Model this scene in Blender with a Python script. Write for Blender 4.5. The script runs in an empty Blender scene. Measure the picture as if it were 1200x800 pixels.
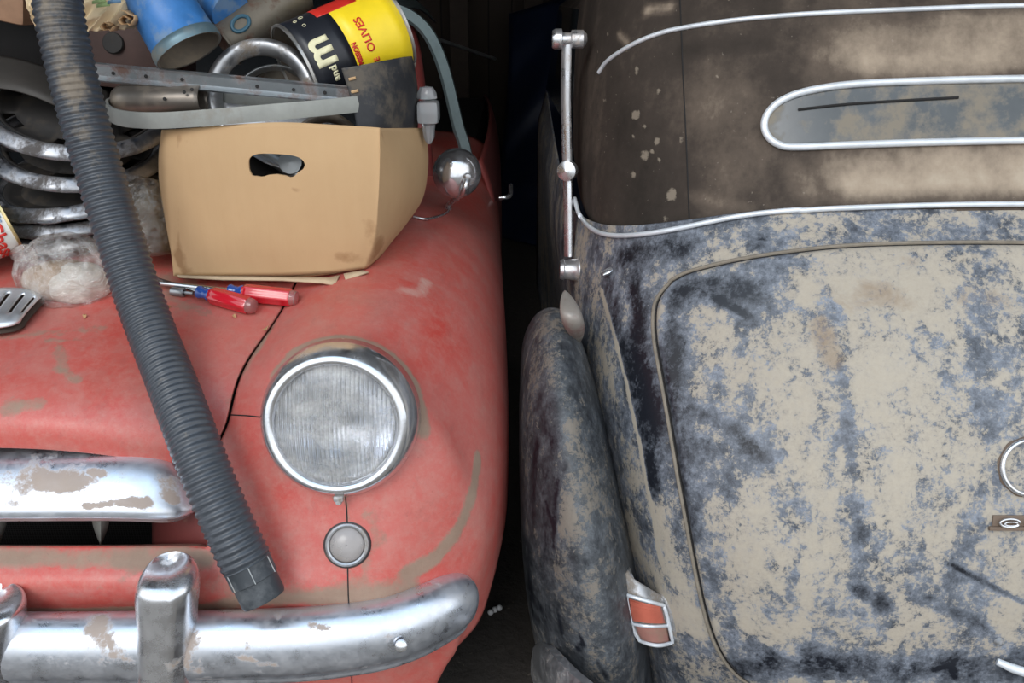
import bpy, bmesh, math, random
import numpy as np
from mathutils import Vector, Matrix
from mathutils.bvhtree import BVHTree
random.seed(7); rng = np.random.default_rng(7)
sc = bpy.context.scene
COL = sc.collection
PI = math.pi

# ------------------------------------------------------------------ camera, world, light
TILT = math.radians(22); F = 1000.0; CAM = Vector((0, 0, 1.35))
cd = bpy.data.cameras.new('camera'); cam = bpy.data.objects.new('camera', cd); COL.objects.link(cam)
cam.location = CAM; cam.rotation_euler = (PI/2 - TILT, 0, 0)
cd.sensor_width = 36; cd.lens = 36*F/1200; cd.clip_start = .02
sc.camera = cam

w = bpy.data.worlds.new('sky'); sc.world = w; w.use_nodes = True
nt = w.node_tree; nt.nodes.clear()
o_ = nt.nodes.new('ShaderNodeOutputWorld'); b_ = nt.nodes.new('ShaderNodeBackground')
tc = nt.nodes.new('ShaderNodeTexCoord'); sx = nt.nodes.new('ShaderNodeSeparateXYZ'); rp = nt.nodes.new('ShaderNodeValToRGB')
nt.links.new(tc.outputs['Generated'], sx.inputs[0]); nt.links.new(sx.outputs['Z'], rp.inputs[0])
rp.color_ramp.elements[0].position = 0.0; rp.color_ramp.elements[0].color = (.75, .80, .85, 1)
rp.color_ramp.elements[1].position = .9; rp.color_ramp.elements[1].color = (.62, .80, 1.0, 1)
e = rp.color_ramp.elements.new(.35); e.color = (1.0, 1.0, 1.0, 1)
nt.links.new(rp.outputs[0], b_.inputs[0]); b_.inputs[1].default_value = 1.75
nt.links.new(b_.outputs[0], o_.inputs[0])

sd = bpy.data.lights.new('sun', 'SUN'); sd.energy = 1.1; sd.angle = math.radians(25); sd.color = (1, .97, .93)
so = bpy.data.objects.new('sun', sd); COL.objects.link(so)
so.rotation_euler = (math.radians(52), 0, math.radians(-18))

vs = sc.view_settings; vs.view_transform = 'Standard'; vs.look = 'None'; vs.gamma = 1; vs.use_curve_mapping = False
vs.exposure = 0.0

# ------------------------------------------------------------------ pixel geometry
ct, st = math.cos(TILT), math.sin(TILT)
def ray(px, py):
    u = (px-600)/F; v = (400-py)/F
    return Vector((u, ct+v*st, -st+v*ct))
def P(px, py, Y):
    d = ray(px, py); return CAM + d*(Y/d.y)
def sc_at(p): return ((Vector(p)-CAM).dot(Vector((0, ct, -st))))/F       # metres per pixel at a point
def W(x, y, z): return Vector((x, y, z))
def V(a): return a if isinstance(a, Vector) else P(*a)

# ------------------------------------------------------------------ materials
class N:
    def __init__(s, name):
        s.m = bpy.data.materials.new(name); s.m.use_nodes = True; s.t = s.m.node_tree; s.t.nodes.clear()
        s.out = s.n('OutputMaterial'); s.co = s.n('TexCoord').outputs['Object']; s.k = 0
    def n(s, typ, **kw):
        x = s.t.nodes.new('ShaderNode'+typ)
        for k, v in kw.items(): setattr(x, k, v)
        return x
    def l(s, a, b):
        if isinstance(a, (int, float)): b.default_value = a
        elif isinstance(a, tuple): b.default_value = a if len(a) == 4 or b.type == 'VECTOR' else a+(1,)
        else: s.t.links.new(a, b)
    def noise(s, scale, detail=6, rough=.6, stretch=None, dist=0, off=0):
        co = s.co
        mp = s.n('Mapping'); s.l(co, mp.inputs['Vector'])
        s.k += 1; mp.inputs['Location'].default_value = (s.k*3.7+off, s.k*1.3, s.k*2.1)
        if stretch: mp.inputs['Scale'].default_value = stretch
        x = s.n('TexNoise'); s.l(mp.outputs[0], x.inputs['Vector'])
        x.inputs['Scale'].default_value = scale; x.inputs['Detail'].default_value = detail
        x.inputs['Roughness'].default_value = rough; x.inputs['Distortion'].default_value = dist
        return x.outputs[0]
    def math(s, op, a, b=0, c=None):
        x = s.n('Math', operation=op); s.l(a, x.inputs[0]); s.l(b, x.inputs[1])
        if c is not None: s.l(c, x.inputs[2])
        return x.outputs[0]
    def ramp(s, v, *st_):
        x = s.n('ValToRGB'); s.l(v, x.inputs[0]); cr = x.color_ramp
        while len(cr.elements) < len(st_): cr.elements.new(.5)
        for e, (p, c) in zip(cr.elements, st_):
            e.position = p; e.color = (c, c, c, 1) if isinstance(c, (int, float)) else c+(1,)
        return x.outputs[0]
    def mix(s, f, a, b, mode='MIX'):
        x = s.n('Mix', data_type='RGBA', blend_type=mode); s.l(f, x.inputs[0]); s.l(a, x.inputs[6]); s.l(b, x.inputs[7])
        return x.outputs[2]
    def attr(s, name='dirt'):
        x = s.n('Attribute', attribute_name=name); return x.outputs['Fac']
    def bump(s, h, strength=.3, dist=.002):
        x = s.n('Bump'); s.l(h, x.inputs['Height']); x.inputs['Strength'].default_value = strength; x.inputs['Distance'].default_value = dist
        return x.outputs[0]
    def bsdf(s, col, rough=.5, metal=0, bump=None, **kw):
        x = s.n('BsdfPrincipled'); s.l(col, x.inputs['Base Color']); s.l(rough, x.inputs['Roughness']); s.l(metal, x.inputs['Metallic'])
        if bump is not None: s.l(bump, x.inputs['Normal'])
        for k, v in kw.items(): s.l(v, x.inputs[k.replace('_', ' ')])
        s.l(x.outputs[0], s.out.inputs[0]); return x
def simple(name, col, rough=.5, metal=0, var=.25, scale=30, bump=.1, dirt=None, dcol=(.30, .24, .17), damt=.5, dscale=12, **kw):
    s = N(name); n1 = s.noise(scale)
    c = s.mix(n1, tuple(v*(1-var) for v in col), tuple(min(1, v*(1+var)) for v in col))
    r = rough; m = metal
    if dirt is not None:
        f = s.ramp(s.noise(dscale, 9, .68), (dirt, 0.), (dirt+.12, 1.)); f = s.math('MULTIPLY', f, damt)
        c = s.mix(f, c, dcol); r = s.math('ADD', s.math('MULTIPLY', f, .85-rough), rough)
        m = s.math('MULTIPLY', s.math('SUBTRACT', 1, f), metal)
    s.bsdf(c, r, m, s.bump(s.noise(scale*4), bump, .001), **kw); return s.m

def red_paint():
    s = N('red_car_paint')
    big = s.noise(4, 8, .62, dist=.4); fine = s.noise(80, 8, .75); mid = s.noise(20, 9, .7, dist=.5); grain = s.noise(300, 4, .7)
    base = s.mix(s.ramp(big, (.38, 0.), (.62, 1.)), (.50, .060, .045), (.50, .125, .105))
    base = s.mix(s.math('MULTIPLY', s.ramp(mid, (.46, 0.), (.70, 1.)), .42), base, (.45, .225, .19))
    base = s.mix(s.math('MULTIPLY', s.ramp(s.noise(9, 8, .7), (.50, 0.), (.68, 1.)), .45), base, (.36, .16, .13))
    base = s.mix(s.math('MULTIPLY', s.ramp(s.noise(70, 9, .85), (.46, 0.), (.64, 1.)), .30), base, (.50, .27, .22))
    base = s.mix(s.math('MULTIPLY', s.ramp(s.noise(38, 9, .8, stretch=(1, .25, 1)), (.54, 0.), (.66, 1.)), .32), base, (.30, .10, .085))
    a = s.attr(); a = s.math('MULTIPLY', a, s.math('ADD', .1, s.math('MULTIPLY', s.noise(34, 8, .75), 1.7)))
    v = s.math('ADD', s.math('ADD', s.math('MULTIPLY', mid, .60), s.math('MULTIPLY', fine, .42)), a)
    f = s.ramp(v, (.64, 0.), (.74, .55), (.90, .92), (1.2, 1.))
    dust = s.mix(s.noise(18, 9, .75), (.15, .11, .075), (.36, .285, .21))
    c = s.mix(s.math('MULTIPLY', f, .88), base, dust)
    bare = s.attr('bare')
    fb = s.ramp(s.math('ADD', s.math('MULTIPLY', mid, .6), bare), (.62, 0.), (.80, 1.))
    c = s.mix(s.math('MULTIPLY', fb, .6), c, (.55, .40, .34))
    spk = s.ramp(grain, (.30, 1.), (.38, 0.)); c = s.mix(s.math('MULTIPLY', spk, .35), c, (.14, .05, .04))
    r = s.math('ADD', s.math('MULTIPLY', f, .35), s.math('ADD', .34, s.math('MULTIPLY', mid, .25)))
    h = s.math('ADD', s.math('MULTIPLY', f, .6), s.math('MULTIPLY', fine, .4))
    s.bsdf(c, r, 0, s.bump(h, .3, .0015), Coat_Weight=.15, Coat_Roughness=.25); return s.m

def black_paint(name='dusty_black_paint', bias=0.0, grey=False):
    s = N(name)
    big = s.noise(3.2, 5, .6, dist=.5); mid = s.noise(13, 10, .74, dist=.5); fine = s.noise(48, 10, .8, dist=.3); grain = s.noise(150, 6, .8)
    strk = s.noise(14, 8, .65, stretch=(1, 1, .10), dist=.15)
    brk = s.noise(26, 8, .75, dist=.6)
    a = s.attr(); a = s.math('MULTIPLY', a, s.math('ADD', -.15, s.math('MULTIPLY', brk, 2.1)))
    v = s.math('ADD', s.math('ADD', s.math('MULTIPLY', mid, .42), s.math('MULTIPLY', fine, .70)), s.math('ADD', s.math('MULTIPLY', strk, .52), s.math('MULTIPLY', grain, .42)))
    v = s.math('ADD', s.math('ADD', v, s.math('MULTIPLY', big, .26)), s.math('ADD', a, bias-.43))
    thin_dust_sky = (.150, .168, .200) if not grey else (.075, .083, .092)  # blue-grey: thin dust with the sky's reflection painted into its colour
    dust = s.mix(s.noise(6, 6, .65), (.44, .385, .305), (.31, .26, .195)) if not grey else s.mix(s.noise(7, 6, .6), (.235, .205, .165), (.16, .135, .11))
    dust = s.mix(s.math('MULTIPLY', grain, .5), dust, (.50, .47, .42) if not grey else (.2, .18, .16))
    f1 = s.ramp(v, (.44, 0.), (.56, .45), (.70, 1.)); f2 = s.ramp(v, (.705, 0.), (.730, .62), (.77, .88), (.88, 1.))
    c = s.mix(f1, (.010, .012, .018), s.mix(s.ramp(s.noise(24, 9, .78), (.36, 0.), (.64, 1.)), tuple(x*.42 for x in thin_dust_sky), tuple(x*1.75 for x in thin_dust_sky)))
    c = s.mix(f2, c, dust)
    br = s.attr('bare'); c = s.mix(s.math('MULTIPLY', s.ramp(s.math('ADD', s.math('MULTIPLY', mid, .9), br), (.60, 0.), (.90, 1.)), .8), c, (.23, .155, .095))
    r = s.math('ADD', .33, s.math('MULTIPLY', s.math('ADD', f1, f2), .27))
    h = s.math('ADD', s.math('MULTIPLY', f2, .7), s.math('MULTIPLY', fine, .3))
    s.bsdf(c, r, 0, s.bump(h, .45, .0012), Specular_IOR_Level=.5); return s.m

def fabric():
    s = N('soft_top_fabric')
    a = s.attr(); big = s.noise(5, 8, .65); fine = s.noise(60, 8, .7); strk = s.noise(16, 6, .6, stretch=(1, 1, .25))
    v = s.math('ADD', s.math('ADD', s.math('MULTIPLY', big, .55), s.math('MULTIPLY', strk, .35)), s.math('ADD', s.math('MULTIPLY', fine, .2), a))
    c = s.ramp(v, (.32, (.024, .019, .015)), (.52, (.048, .037, .030)), (.68, (.11, .085, .066)), (.92, (.36, .29, .22)), (1.2, (.42, .35, .27)))
    s.n
    vo = s.n('TexVoronoi'); s.l(s.co, vo.inputs['Vector']); vo.inputs['Scale'].default_value = 17; vo.inputs['Randomness'].default_value = 1
    dist = vo.outputs['Distance']; br = s.attr('bare')
    spot = s.ramp(s.math('ADD', s.math('SUBTRACT', dist, s.math('MULTIPLY', fine, .12)), s.math('MULTIPLY', br, -.25)), (.0, 1.), (.035, 0.))
    c = s.mix(s.math('MULTIPLY', s.ramp(s.math('ADD', br, s.math('MULTIPLY', s.math('SUBTRACT', fine, .5), 1.2)), (.42, 0.), (.62, 1.)), .6), c, (.32, .27, .21))
    c = s.mix(s.math('MULTIPLY', s.ramp(s.noise(130, 2), (.71, 0.), (.76, 1.)), .35), c, (.35, .30, .25))
    wv = s.n('TexWave'); s.l(s.co, wv.inputs['Vector']); wv.inputs['Scale'].default_value = 260
    s.bsdf(c, .85, 0, s.bump(s.math('ADD', fine, s.math('MULTIPLY', wv.outputs[0], .3)), .3, .0012), Specular_IOR_Level=.3); return s.m

def chrome(name='chrome', rough=.16, dirt=.56, damt=.8, col=(.78, .80, .84), dcol=(.30, .21, .13), scale=9, filmm=.25):
    s = N(name)
    d = s.ramp(s.math('ADD', s.math('MULTIPLY', s.noise(scale, 9, .74, dist=.3), 1.), s.math('MULTIPLY', s.attr(), s.math('ADD', -.35, s.math('MULTIPLY', s.noise(90, 8, .8), 2.8)))), (dirt, 0.), (dirt+.10, 1.))
    film = s.ramp(s.noise(scale*2.2, 9, .75), (.32, 0.), (.68, 1.))
    c = s.mix(s.math('MULTIPLY', film, .5), col, (.50, .48, .46))
    c = s.mix(s.math('MULTIPLY', d, damt), c, s.mix(s.noise(40), dcol, tuple(min(1, x*1.35) for x in dcol)))
    m = s.math('SUBTRACT', s.math('SUBTRACT', 1, s.math('MULTIPLY', film, filmm)), s.math('MULTIPLY', d, .75*damt))
    r = s.math('ADD', s.math('MULTIPLY', film, .22), s.math('ADD', rough, s.math('MULTIPLY', d, .45)))
    s.bsdf(c, r, m, s.bump(s.noise(120, 5), .08, .0006)); return s.m

M = {}
M['red'] = red_paint()
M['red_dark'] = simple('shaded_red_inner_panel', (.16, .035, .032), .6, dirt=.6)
M['black'] = black_paint()
M['fblack'] = black_paint('dusty_fender_paint', -.085, True)
M['bodyp'] = black_paint('dusty_side_paint', -.04, False)
M['fabric'] = fabric()
M['chrome'] = chrome()
M['orn'] = chrome('bright_ornament', .35, .8, .3, (.85, .88, .92))
M['chrome_clean'] = chrome('polished_chrome', .08, .72, .4)
M['chrome_dull'] = chrome('dull_chrome', .32, .52, .85, (.50, .52, .55), (.20, .16, .12), 14)
M['chrome_bump'] = chrome('bumper_chrome', .22, .60, .75, (.74, .80, .90), (.26, .175, .11), 13, .30)
M['alu'] = simple('grey_aluminium', (.34, .36, .37), .42, .75, dirt=.55, damt=.6)
M['steel_old'] = simple('aged_steel', (.33, .36, .38), .42, .8, dirt=.50, dcol=(.15, .075, .05), damt=.9, dscale=16)
M['grey_metal'] = simple('matt_grey_metal', (.30, .31, .29), .55, .35, dirt=.55, dcol=(.22, .19, .15), damt=.6)
M['brown_metal'] = simple('tarnished_shell', (.20, .175, .15), .38, .6, dirt=.5, damt=.5)
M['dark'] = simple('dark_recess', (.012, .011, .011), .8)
M['rubber'] = simple('black_rubber', (.022, .022, .024), .55, dirt=.6, damt=.5)
M['glass_dark'] = simple('dark_glass', (.01, .012, .014), .08)
M['wood_dark'] = simple('old_dark_wood', (.045, .030, .022), .8, var=.5, scale=12)
M['white'] = simple('white_trim', (.72, .76, .82), .30, .25, dirt=.66, damt=.5)
M['frame_grey'] = simple('grey_green_frame', (.17, .23, .24), .4, .3, dirt=.62, damt=.4)

M['steel_dark'] = simple('dirty_dark_steel', (.022, .020, .019), .7, .1, dirt=.5, dcol=(.05, .04, .03), damt=.8, dscale=20)
def card():
    s = N('cardboard'); big = s.noise(6, 8, .6); fib = s.noise(50, 6, .6, stretch=(1, 1, .15))
    c = s.mix(big, (.42, .265, .135), (.56, .375, .205)); c = s.mix(s.math('MULTIPLY', fib, .3), c, (.60, .42, .25))
    st_ = s.ramp(s.math('ADD', s.noise(9, 9, .7), s.attr()), (.66, 0.), (.85, 1.)); c = s.mix(s.math('MULTIPLY', st_, .6), c, (.24, .12, .05))
    s.bsdf(c, .85, 0, s.bump(s.math('ADD', fib, big), .25, .002), Specular_IOR_Level=.2); return s.m
M['card'] = card()
M['card_edge'] = simple('cardboard_edge', (.50, .38, .25), .9)
def hose_mat():
    s = N('corrugated_black_plastic'); n = s.noise(38, 9, .75); a = s.attr(); fine = s.noise(110, 6, .7)
    f = s.ramp(s.math('ADD', s.math('ADD', s.math('MULTIPLY', n, .8), s.math('MULTIPLY', fine, .25)), a), (.64, 0.), (.86, 1.))
    c = s.mix(s.noise(60, 8, .7), (.022, .026, .033), (.075, .085, .10)); c = s.mix(s.math('MULTIPLY', f, .85), c, s.mix(fine, (.13, .105, .08), (.30, .25, .19)))
    s.bsdf(c, s.math('ADD', .36, s.math('MULTIPLY', f, .4)), 0, s.bump(fine, .3, .001)); return s.m
M['hose'] = hose_mat()
def film(name, tint=(.9, .88, .84), op=.35):
    s = N(name); n = s.noise(22, 6, .6, dist=2.0); n2 = s.noise(60, 4, .6, dist=1.5)
    bmp = s.bump(s.math('ADD', n, s.math('MULTIPLY', n2, .4)), 1.0, .012)
    g = s.n('BsdfGlossy'); g.inputs['Roughness'].default_value = .12; s.l(bmp, g.inputs['Normal'])
    d = s.n('BsdfDiffuse'); s.l(tint, d.inputs['Color']); t = s.n('BsdfTransparent'); s.l(tint, t.inputs['Color'])
    fr = s.n('LayerWeight'); fr.inputs['Blend'].default_value = .35; s.l(bmp, fr.inputs['Normal'])
    m1 = s.n('MixShader'); s.l(s.math('MULTIPLY', s.ramp(n, (.40, 0.), (.66, 1.)), op*1.6), m1.inputs[0]); s.l(t.outputs[0], m1.inputs[1]); s.l(d.outputs[0], m1.inputs[2])
    m2 = s.n('MixShader'); s.l(s.math('ADD', s.math('MULTIPLY', fr.outputs['Facing'], .45), .10), m2.inputs[0]); s.l(m1.outputs[0], m2.inputs[1]); s.l(g.outputs[0], m2.inputs[2])
    s.l(m2.outputs[0], s.out.inputs[0]); return s.m
M['film'] = film('clear_plastic_film', (.93,.91,.88), .20)
M['film2'] = film('brownish_plastic_film', (.66, .61, .52), .10)
def lens_mat():
    s = N('fluted_lens_glass')
    sp = s.n('SeparateXYZ'); s.l(s.co, sp.inputs[0])
    wv = s.math('SINE', s.math('MULTIPLY', sp.outputs[0], 1000)); wz = s.math('SINE', s.math('MULTIPLY', sp.outputs[2], 130))
    h = s.math('ADD', s.math('MULTIPLY', wv, s.ramp(wz, (.0, .7), (.2, 1.))), s.math('MULTIPLY', wz, .06))
    bmp = s.bump(h, .9, .0019)
    g = s.n('BsdfGlass'); g.inputs['Roughness'].default_value = .06; g.inputs['IOR'].default_value = 1.3; s.l((.97, .98, 1.), g.inputs['Color']); s.l(bmp, g.inputs['Normal'])
    d = s.n('BsdfDiffuse'); s.l((.78, .77, .74), d.inputs['Color']); s.l(bmp, d.inputs['Normal'])
    m = s.n('MixShader'); f = s.ramp(s.noise(17, 7, .7), (.38, .14), (.72, .62)); s.l(f, m.inputs[0]); s.l(g.outputs[0], m.inputs[1]); s.l(d.outputs[0], m.inputs[2])
    s.l(m.outputs[0], s.out.inputs[0]); return s.m
M['lens'] = lens_mat()
M['reflector'] = simple('silver_reflector', (.82, .85, .90), .12, 1, var=.05, bump=.05)
M['park_lens'] = simple('cloudy_park_lens', (.42, .39, .38), .25, 0, dirt=.55, damt=.4, Transmission_Weight=.25)
M['tail_red'] = simple('faded_red_lens', (.50, .13, .085), .32, 0, dirt=.62, damt=.4)
M['tail_dull'] = simple('dusty_red_lens', (.36, .17, .14), .5, 0, dirt=.5, damt=.5)
M['lamp_dust'] = simple('dusty_lamp_shell', (.26, .235, .21), .35, .1, dirt=.5, dcol=(.20, .10, .09), damt=.7)
M['red_handle'] = simple('clear_red_acetate', (.75, .02, .04), .12, var=.1, bump=0, Transmission_Weight=.35, Coat_Weight=.5)
M['pink_handle'] = simple('clear_acetate', (.85, .55, .52), .08, var=.1, bump=0, Transmission_Weight=.8)
M['blue_handle'] = simple('blue_acetate', (.02, .07, .30), .15, var=.3, Coat_Weight=.5)
M['blue_paint'] = simple('bright_blue_paint', (.045, .18, .46), .42, .0, var=.45, dirt=.50, dcol=(.22, .30, .38), damt=.65, dscale=22)
M['inside_tan'] = simple('dusty_inside', (.17, .14, .11), .7, dirt=.5)
M['rust_tin'] = simple('rusty_tin', (.17, .15, .12), .5, .5, var=.4, dirt=.47, dcol=(.09, .035, .02), damt=.9, dscale=20)
M['blue_mark'] = simple('blue_print', (.03, .10, .15), .5, dirt=.55)
M['yellow'] = simple('yellow_label', (.90, .66, .02), .38, var=.12, scale=40, dirt=.68, dcol=(.55, .45, .15), damt=.5)
M['label_black'] = simple('black_label', (.014, .016, .022), .38, dirt=.66, damt=.5)
M['label_red'] = simple('red_print', (.62, .03, .02), .45)
M['cream'] = simple('cream_print', (.80, .76, .50), .5, var=.08)
M['sooty'] = simple('sooty_sheet', (.030, .032, .037), .62, .1, var=.5, dirt=.48, dcol=(.13, .11, .085), damt=.75, dscale=14)
M['paper'] = simple('yellowed_paper', (.70, .56, .36), .9, var=.25, scale=14, bump=.5, dirt=.58, dcol=(.45, .42, .22), damt=.4)
M['paper_brown'] = simple('brown_paper', (.52, .33, .17), .9, var=.25)
M['print_green'] = simple('green_print', (.30, .42, .18), .8); M['print_blue'] = simple('blue_grey_print', (.14, .26, .40), .8)
M['white_tin'] = simple('white_tin_label', (.72, .72, .68), .35, dirt=.7)
M['tin_blue'] = simple('blue_tin_label', (.03, .22, .50), .35)
M['gold'] = simple('gold_rim', (.62, .50, .25), .3, .8)
M['bag_white'] = simple('white_crumpled_paper', (.70, .67, .62), .4, var=.35, scale=30, bump=1.)
M['bag_tan'] = simple('tan_contents', (.42, .30, .20), .7, var=.4, scale=18, bump=.8)
M['plastic_clear'] = simple('cloudy_clear_plastic', (.50, .52, .54), .12, var=.1, Transmission_Weight=.6)
M['leaf'] = simple('dry_leaf', (.45, .27, .13), .8)
M['foam'] = simple('white_foam', (.5, .5, .5), .8)
M['blue_tarp'] = simple('blue_tarpaulin', (.004, .010, .032), .5, var=.4, scale=6, bump=.6)
M['radiator'] = N('radiator_core').m
def rad():
    s = N('radiator_mesh'); sp = s.n('SeparateXYZ'); s.l(s.co, sp.inputs[0])
    a = s.math('SINE', s.math('MULTIPLY', sp.outputs[0], 1400)); b = s.math('SINE', s.math('MULTIPLY', sp.outputs[2], 1400))
    h = s.math('MULTIPLY', s.math('ADD', s.math('MAXIMUM', a, b), 0), 1.)
    c = s.mix(s.ramp(h, (.3, 0.), (.9, 1.)), (.006, .006, .006), (.045, .045, .047)); s.bsdf(c, .5, .3); return s.m
M['radiator'] = rad()
M['window_dusty'] = simple('dusty_rear_glass', (.075, .085, .092), .28, var=.35, scale=14, dirt=.47, dcol=(.24, .205, .155), damt=.8, dscale=11)

# ------------------------------------------------------------------ mesh helpers
class MB:
    def __init__(s): s.v = []; s.f = []; s.mi = []
    def add(s, verts, faces, mi=0, mat=None):
        b = len(s.v)
        for p in verts: s.v.append(tuple(mat @ Vector(p)) if mat is not None else tuple(p))
        for f in faces: s.f.append(tuple(i+b for i in f)); s.mi.append(mi)
        return s
    def grid(s, pts, mi=0, closed=False, flip=False):
        R, C = len(pts), len(pts[0]); vv = [p for r in pts for p in r]; ff = []
        for i in range(R-1):
            for j in range(C if closed else C-1):
                k = (j+1) % C; q = (i*C+j, i*C+k, (i+1)*C+k, (i+1)*C+j); ff.append(q[::-1] if flip else q)
        return s.add(vv, ff, mi)
    def lathe(s, prof, mat=None, seg=48, mi=0, skip=None, a0=0, a1=2*PI, wob=None):
        full = abs(a1-a0-2*PI) < 1e-6; n = seg if full else seg+1
        vv = []; ff = []
        for i, (r, h) in enumerate(prof):
            for j in range(n):
                a = a0+(a1-a0)*j/seg; rr = r*(wob(a, i) if wob else 1)
                vv.append((rr*math.cos(a), rr*math.sin(a), h))
        for i in range(len(prof)-1):
            for j in range(n if full else n-1):
                if skip and skip(i, j): continue
                k = (j+1) % n; ff.append((i*n+j, i*n+k, (i+1)*n+k, (i+1)*n+j))
        return s.add(vv, ff, mi, mat)
    def tube(s, path, rad, seg=16, mi=0, caps=True, squash=1, closed=False):
        path = [Vector(p) for p in path]; n = len(path)
        if not hasattr(rad, '__len__'): rad = [rad]*n
        rings = []; T0 = None; nrm = None
        for i in range(n):
            if closed: t = path[(i+1) % n]-path[i-1]
            else: t = path[min(i+1, n-1)]-path[max(i-1, 0)]
            t = t.normalized() if t.length > 1e-9 else Vector((0, 0, 1))
            if nrm is None:
                nrm = t.cross(Vector((.13, .21, .97))).normalized()
            nrm = (nrm - t*nrm.dot(t)).normalized(); bn = t.cross(nrm)
            rings.append([path[i]+(nrm*math.cos(a)+bn*math.sin(a)*squash)*rad[i] for a in [2*PI*k/seg for k in range(seg)]])
        if closed: rings.append(rings[0])
        b = len(s.v); s.grid(rings, mi, True)
        if caps and not closed:
            s.f.append(tuple(range(b, b+seg))[::-1]); s.mi.append(mi)
            e = b+(n-1)*seg; s.f.append(tuple(range(e, e+seg))); s.mi.append(mi)
        return s
    def box(s, c, size, mat=None, mi=0, bev=0):
        bm = bmesh.new(); bmesh.ops.create_cube(bm, size=1)
        for v in bm.verts: v.co = Vector((v.co.x*size[0], v.co.y*size[1], v.co.z*size[2]))
        if bev: bmesh.ops.bevel(bm, geom=bm.edges[:], offset=bev, segments=2, affect='EDGES', profile=.6)
        for v in bm.verts: v.co = v.co+Vector(c)
        s.bm(bm, mi, mat); return s
    def bm(s, bm, mi=0, mat=None):
        bm.verts.index_update(); s.add([v.co.copy() for v in bm.verts], [tuple(v.index for v in f.verts) for f in bm.faces], mi, mat); bm.free(); return s

def build(mb, name, mats, parent=None, sharp=40, solid=0, offset=-1, attrs=None, face_cam=False, sub=0, bev=0):
    if not isinstance(mats, list): mats = [mats]
    me = bpy.data.meshes.new(name)
    V_ = np.array([tuple(p) for p in mb.v], float); 
    par = parent
    if parent is None:
        org = Vector(((V_[:, 0].min()+V_[:, 0].max())/2, (V_[:, 1].min()+V_[:, 1].max())/2, V_[:, 2].min()))
    else: org = Vector(parent['_world'])
    V2 = V_-np.array(org)
    me.from_pydata([tuple(p) for p in V2], [], mb.f)
    bm = bmesh.new(); bm.from_mesh(me)
    if not attrs: bmesh.ops.remove_doubles(bm, verts=bm.verts, dist=1e-5)
    if not face_cam: bmesh.ops.recalc_face_normals(bm, faces=bm.faces)
    bm.to_mesh(me); bm.free()
    if face_cam:
        me.update(); s_ = 0
        co = V_
        for p in me.polygons:
            s_ += p.normal.dot(CAM-(Vector(p.center)+org))
        if s_ < 0: me.flip_normals()
    for m in mats: me.materials.append(M[m] if isinstance(m, str) else m)
    if len(mats) > 1:
        if len(me.polygons) == len(mb.mi): me.polygons.foreach_set('material_index', mb.mi)
    me.shade_smooth(); me.set_sharp_from_angle(angle=math.radians(sharp))
    if attrs:
        for k, a in attrs.items():
            at = me.attributes.new(k, 'FLOAT', 'POINT'); at.data.foreach_set('value', np.asarray(a, np.float32))
    ob = bpy.data.objects.new(name, me); COL.objects.link(ob)
    if parent is None: ob.location = org; ob['_world'] = tuple(org)
    else: ob.parent = parent; ob['_world'] = tuple(org)
    if bev:
        b = ob.modifiers.new('bevel', 'BEVEL'); b.width = bev; b.segments = 2; b.limit_method = 'ANGLE'; b.angle_limit = math.radians(50)
    if solid:
        m = ob.modifiers.new('thickness', 'SOLIDIFY'); m.thickness = solid; m.offset = offset
    if sub:
        m = ob.modifiers.new('smooth', 'SUBSURF'); m.levels = sub; m.render_levels = sub
    return ob
def tag(o, label=None, cat=None, group=None, kind=None):
    if label: o['label'] = label
    if cat: o['category'] = cat
    if group: o['group'] = group
    if kind: o['kind'] = kind
    return o
def empty(name, loc, label, cat, group=None):
    o = bpy.data.objects.new(name, None); COL.objects.link(o); o.location = loc; o['_world'] = tuple(loc); o.empty_display_size = .1
    return tag(o, label, cat, group)

# ------------------------------------------------------------------ spline surfaces
def basis(t, wb=.75):
    t2, t3 = t*t, t*t*t
    b = np.array([(1-t)**3/6, (3*t3-6*t2+4)/6, (-3*t3+3*t2+3*t+1)/6, t3/6])
    c = np.array([(-t3+2*t2-t)/2, (3*t3-5*t2+2)/2, (-3*t3+4*t2+t)/2, (t3-t2)/2])
    return wb*b+(1-wb)*c
def ext(A, axis):
    A = np.moveaxis(A, axis, 0); A = np.concatenate([2*A[:1]-A[1:2], A, 2*A[-1:]-A[-2:-1]], 0); return np.moveaxis(A, 0, axis)
def eval_axis(A, axis, n, wb):
    A = np.moveaxis(ext(A, axis), axis, 0); K = A.shape[0]-3; out = []
    for s_ in range(K):
        for q in range(n):
            b = basis(q/n, wb); out.append(sum(b[k]*A[s_+k] for k in range(4)))
    b = basis(1.0, wb); out.append(sum(b[k]*A[K-1+k] for k in range(4)))
    return np.moveaxis(np.array(out), 0, axis)
def surf(net, nr=16, nc=16, wb=.75):
    A = np.array([[tuple(V(p)) for p in r] for r in net], float)
    return eval_axis(eval_axis(A, 0, nr, wb), 1, nc, wb)
def curve(pts, n=12, wb=0.3):
    A = np.array([tuple(V(p)) for p in pts], float)
    return [Vector(p) for p in eval_axis(A, 0, n, wb)]
def curve2(pts, n=10, wb=.3):
    A = np.array(pts, float); return eval_axis(A, 0, n, wb)
def bvh_of(grids):
    vv = []; ff = []
    for g in grids:
        b = len(vv); R, C = g.shape[:2]; vv += [Vector(p) for p in g.reshape(-1, 3)]
        ff += [(b+i*C+j, b+i*C+j+1, b+(i+1)*C+j+1, b+(i+1)*C+j) for i in range(R-1) for j in range(C-1)]
    return BVHTree.FromPolygons(vv, ff)
def hit(bvh, px, py):
    d = ray(px, py).normalized(); l, n, i, dd = bvh.ray_cast(CAM, d)
    if l is None: return None, None
    if n.dot(d) > 0: n = -n
    return l, n
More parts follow.
